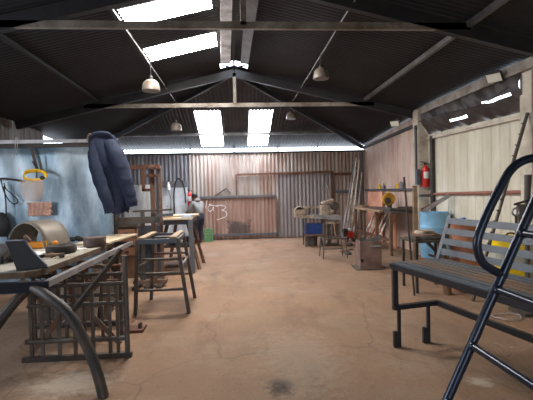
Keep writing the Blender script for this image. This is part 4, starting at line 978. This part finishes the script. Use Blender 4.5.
# ------------------------------------------------------------------ barrel, disc stand
t = thing('blue_barrel', 'light blue plastic barrel standing on a low crate by the cream wall', 'barrel', (4.0, 7.9, .16))
o = MB().b2((3.72, 7.6, 0), (4.26, 8.2, .16)).build('low_crate', m_woodd, bevel=.008); tag(o, 'low dark wooden crate under the light blue barrel', 'crate')
R = .275
MB().lathe([(0, 0), (R*.93, 0), (R*.97, .03), (R, .28), (R*1.03, .30), (R, .32), (R, .60), (R*1.03, .62), (R, .64), (R*.98, .88), (R*1.02, .90), (R*1.02, .93), (R*.9, .93), (R*.88, .89), (0, .89)], n=32).build('drum', m_barrel, t)
MB().lathe([(0, .89), (.05, .89), (.05, .92), (0, .92)], (.1, -.05, 0), 12).build('bung', m_black, t)
b0, b1 = V((3.72, 7.75, 1.12)), V((4.22, 7.7, 1.42))
o = MB().bar(b0, b1, .05, .07).build('steel_channel', m_ltst); tag(o, 'pale steel channel propped slanting on top of the blue barrel', 'channel')
o = MB().bar(b0+V((0, .12, .02)), b1+V((.02, .12, -.02)), .05, .04).build('steel_channel', m_rust); tag(o, 'brown steel channel propped behind the pale one on the blue barrel', 'channel')

ds = thing('disc_stand', 'dirty steel stand carrying stacked round plates behind the bench', 'stand', (2.95, 6.05, 0))
lg = atz(448, 294.5)
MB().b2((-.32, -.28, .76), (.30, .3, .80)).build('top', m_dirtyst, ds, bevel=.006)
MB().tube([V((lg.x, lg.y, 0))-V(ds.location), V((lg.x-.02, lg.y+.14, .76))-V(ds.location)], .06, 14).build('leg', m_woodd, ds)
pl_ = atz(415.5, 291)
MB().bar((-.28, -.22, 0), (-.28, -.22, .76), .035, .035).build('leg', m_dkst, ds)
for x in (-.28, .26): MB().bar((x, .26, 0), (x, .26, .76), .035, .035).build('leg', m_dkst, ds)
MB().bar((-.1, -.2, .76), (.16, -.2, .5), .03, .045).build('brace', m_dkst, ds)
MB().bar((.16, -.2, .5), (.12, .2, .5), .03, .03).build('brace', m_dkst, ds)
for i, (dx, r, z0, h_, m, lab) in enumerate(((-.04, .25, .80, .05, m_machd, 'wide dark round plate, lowest on the disc stand'), (-.03, .2, .85, .03, m_rustl, 'brown round plate in the middle of the disc stand pile'), (-.05, .15, .88, .045, m_mach, 'grey flange topmost on the disc stand pile'))):
    o = MB().lathe([(.04, 0), (r, 0), (r, h_*.6), (r*.9, h_), (.04, h_)], n=28).build('round_plate', m); o.location = (2.95+dx, 6.05, z0); tag(o, lab, 'plate', 'round plates on the disc stand')
o = MB().box((2.66, 5.86, .83), (.1, .14, .06), rotz(.4)).build('clamp_block', m_machd, bevel=.01); tag(o, 'small dark clamp block on the left edge of the disc stand', 'clamp')
o = MB().box((3.19, 6.0, .83), (.12, .12, .06), rotz(.2)).build('clamp_block', m_rustl, bevel=.01); tag(o, 'brown iron block on the right edge of the disc stand', 'block')
pl_ = atz(415.5, 291); MBt = aty(404, 177, 5.82)
o = MB().tube([pl_+V((-.13, -.25, 0)), MBt], .016, 8).build('dark_rod', m_dkst); tag(o, 'tall thin dark rod leaning at the left of the disc stand', 'rod')

# ------------------------------------------------------------------ slatted bench
t = thing('slatted_bench', 'grey steel slatted bench with unfinished base in the right foreground', 'bench', (1.9, 3.4, 0))
def w2(p): return V(p)
FL = atz(391, 262, .855); FR = atz(535, 303, .855); BL = atz(438, 257, .855)
dv = (FR-FL); dv.z = 0; dv.normalize(); cross = (BL-FL); cross.z = 0; cross -= dv*cross.dot(dv); depth = cross.length; cv = cross.normalized()
LEN = 2.1
def P(s_, c_, z): return FL*1.0+dv*s_+cv*c_+V((0, 0, z-.855))
# seat slats run along the bench
ns = 7
for i in range(ns):
    c_ = depth*(i+.5)/ns; m = m_benchw if i in (2, 3, 4) else m_bench
    MB().bar(P(0, c_, .842), P(LEN, c_, .842), depth/ns*.66, .025).build('seat_slat', m, t, world=True)
for s_ in (.02, LEN-.02): MB().bar(P(s_, -.01, .81), P(s_, depth+.02, .81), .045, .04).build('seat_rail', m_benchd, t, world=True)
MB().bar(P(0, .0, .815), P(LEN, .0, .815), .035, .05).build('front_rail', m_benchd, t, world=True)
# backrest
lean = .13
for s_ in (-.015, LEN-.05):
    MB().bar(P(s_, depth-.05, .80), P(s_, depth+lean, 1.29), .045, .03).build('back_post', m_bench, t, world=True)
for i in range(4):
    z = .925+.105*i; c_ = depth-.035+lean*(z-.82)/.47
    MB().bar(P(.0, c_-.0, z), P(LEN+.02, c_-.0, z), .018, .062, V((0, 0, 1))+cv*.28).build('back_slat', m_bench, t, world=True)
# base frame
zb = .42
MB().bar(P(.03, .02, zb), P(.03, .02, .80), .05, .05).build('leg', m_benchd, t, world=True)
MB().bar(P(.03, 0, zb-.02), P(.03, depth-.07, zb-.02), .05, .045).build('base_bar', m_benchd, t, world=True)
MB().bar(P(.03, depth-.09, zb-.02), P(LEN, depth-.09, zb-.02), .045, .05).build('base_bar', m_benchd, t, world=True)
MB().bar(P(LEN-.03, .02, 0), P(LEN-.03, .02, .80), .05, .05).build('leg', m_benchd, t, world=True)
MB().bar(P(LEN-.03, depth-.09, 0), P(LEN-.03, depth-.09, .80), .05, .05).build('leg', m_benchd, t, world=True)
for c_ in (.06, depth-.2):
    k = MB().bar(P(.03, c_, .0), P(.03, c_, zb-.04), .03, .03).build('short_leg', m_benchd, t, world=True)
    MB().bar(P(.03, c_-.04, .0), P(.03, c_-.04, .16), .045, .035).build('foot_plate', m_benchd, t, world=True)

# ------------------------------------------------------------------ stair ladder with hand hoop, right foreground
yS = 2.0
A0 = aty(406, 507, yS); A0 = V((A0.x, yS, 0)); A1 = aty(533, 205, yS); dS = (A1-A0); sA1 = A0+dS*(1.95/dS.z*1.0) if dS.z else A1
A2 = A0+dS*(1.9/dS.z); near = V((0, -.62, 0))
t = thing('step_ladder', 'dark navy tubular steel ladder with a hand hoop at the right edge', 'ladder', A0)
for o_ in (V((0, 0, 0)), near): MB().tube([A0+o_, A2+o_], .0235, 16).build('stringer', m_ladder, t, world=True)
for z in (.475, .765, 1.054, 1.345, 1.635):
    a = A0+dS*(z/dS.z); MB().tube([a, a+near], .019, 14).build('rung', m_ladder, t, world=True)
    MB().lathe([(.02, -.012), (.026, -.004), (.026, .006), (.02, .008)], a+V((0, -.024, 0)), 14, 'y').build('weld_collar', m_ladder, t, world=True)
hp_ = [(505, 276), (493, 270), (483, 263), (478, 252), (477.5, 240), (482, 226), (491, 205), (502, 184), (510, 171), (519, 163), (531, 158.5), (546, 158), (560, 164)]
Q = [aty(a, b_, yS) for a, b_ in hp_]; Q += [Q[-1]+V((.06, 0, -.1))]
s0 = A0+dS*((Q[-1].z-.08)/dS.z)
MB().tube(smooth_path(Q, 5), .0225, 16).build('hand_hoop', m_ladder, t, world=True)
# props for the far end: the hoop's outer end drops to the stringer top
MB().tube(smooth_path([Q[-1], Q[-1]+V((.03, 0, -.10)), A2+V((.0, 0, -.02))], 5), .0225, 14).build('hoop_tail', m_ladder, t, world=True)

# notched pole against the wall
b0 = V((3.22, 5.30, 0)); e0 = atx(527.5, 113, 4.17)
t = thing('notched_pole', 'grey steel pole with small pegs leaning on the right column', 'pole', b0)
MB().tube([b0, e0], .024, 10).build('pole', m_dirtyst, t, world=True)
for i in range(12):
    c_ = b0+(e0-b0)*(.3+.058*i); MB().tube([c_, c_+V((-.055, -.02, .012))], .008, 6).build('peg', m_dkst, t, world=True)
# yellow drum, rust drum, blue thing behind the bench
t = thing('yellow_drum', 'bright yellow drum with grey band behind the slatted bench', 'drum', (3.89, 5.5, 0))
R = .25
MB().lathe([(0, 0), (R*.96, 0), (R, .02), (R, .84), (R*.96, .87), (R*.5, .88), (0, .88)], n=30).build('body', m_ycan, t)
MB().lathe([(R+.003, .50), (R+.003, .68)], n=30).build('band', mat('grey_band', (178, 178, 168), .6, 0, .1, 8), t)
mb = MB(); mb.tube(smooth_path([(-.15, -.14, .87), (-.11, -.15, .92), (-.03, -.15, .92), (.0, -.14, .87)], 5), .012, 8); mb.build('handle', m_black, t)
p = V((3.47, 5.9, 0)); o = MB().lathe([(0, 0), (.19, 0), (.2, .02), (.2, .34), (.207, .36), (.2, .38), (.2, .68), (.207, .70), (.2, .72), (.2, 1.03), (.207, 1.05), (.18, 1.05), (.17, 1.02), (0, 1.02)], n=28).build('rust_drum', m_terra); o.location = p; tag(o, 'tall rust-orange drum between the disc stand and the yellow drum', 'drum')
p = aty(461, 227.5, 5.8); o = MB().lathe([(0, 0), (.035, 0), (.04, .08), (.03, .1), (0, .105)], n=14).build('blue_tin', mat('bright_blue_plastic', (44, 110, 214), .4, 0, .08, 6)); o.location = (3.39, 5.8, 1.023); tag(o, 'bright blue tin standing on the rust-orange drum', 'tin')
# pipe stand at far right
pb = aty(527, 212, 4.7)
t = thing('pipe_stand', 'dark post stand with pipe clamps at the right edge behind the ladder', 'stand', (pb.x, 4.7, 0))
MB().tube([(0, 0, 0), (0, 0, 1.3), (.02, 0, 1.72)], [.03, .03, .042], 12).build('post', m_machd, t)
MB().box((0, 0, .02), (.3, .3, .04)).build('base', m_machd, t)
MB().tube([(-.2, -.05, 1.36), (.0, -.05, 1.41), (.2, -.05, 1.44)], .014, 8).build('arm', m_dkst, t)
MB().tube([V((-.19+.045*cos(a), -.06, 1.27+.045*sin(a))) for a in [2*pi*k/16 for k in range(16)]], .012, 8, True).build('ring', m_ltst, t)
MB().tube([(-.19, -.06, .9), (-.19, -.06, 1.22)], .014, 8).build('ring_stem', m_dirtyst, t)
MB().bar((-.2, -.05, .92), (.02, 0, .92), .03, .03).build('bracket', m_dkst, t)
MB().tube([(-.1, -.03, 1.08), (-.1, -.03, 1.36)], .05, 14).build('clamp_cylinder', m_dirtyst, t)
MB().box((.04, -.02, 1.3), (.2, .08, .06)).build('jaw', m_rust, t, bevel=.008)
# wire tangle on the floor under the bench
mb = MB(); c_ = atz(508, 318)
mb.tube([c_+V((.16*cos(a*1.0)*(1+.2*sin(3*a)), .14*sin(a)*(1+.15*cos(2*a)), .012+.01*sin(5*a)**2)) for a in [2*pi*2*k/60 for k in range(60)]], .006, 6)
o = mb.build('wire_coil', m_ltst); tag(o, 'loose wire coil lying on the floor beyond the slatted bench', 'wire')

# ------------------------------------------------------------------ light
w = bpy.data.worlds.new('sky'); bpy.context.scene.world = w; w.use_nodes = True
bg = w.node_tree.nodes['Background']; bg.inputs['Color'].default_value = (.80, .89, 1.0, 1); bg.inputs['Strength'].default_value = 7
def portal(loc, rot, sx_, sy_):
    l = bpy.data.lights.new('daylight_portal', 'AREA'); l.shape = 'RECTANGLE'; l.size = sx_; l.size_y = sy_; l.cycles.is_portal = True
    o = bpy.data.objects.new('daylight_portal', l); COL.objects.link(o); o.location = loc; o.rotation_euler = rot
portal((.5, YF-.05, 1.2), (radians(-90), 0, radians(180)), 2.2, 2.4)
portal((XL-.05, 3.2, 1.9), (radians(-90), 0, radians(90)), 3.2, 1.9)
portal((0, YB+.05, 3.0), (radians(-90), 0, 0), 9.2, .2)

sc_ = bpy.context.scene
sc_.view_settings.view_transform = 'Standard'; sc_.view_settings.look = 'None'; sc_.view_settings.gamma = 1; sc_.view_settings.exposure = 0.12
sc_.view_settings.use_curve_mapping = False
sc_.cycles.max_bounces = 8; sc_.cycles.diffuse_bounces = 5; sc_.cycles.transparent_max_bounces = 8
sc_.cycles.use_denoising = True
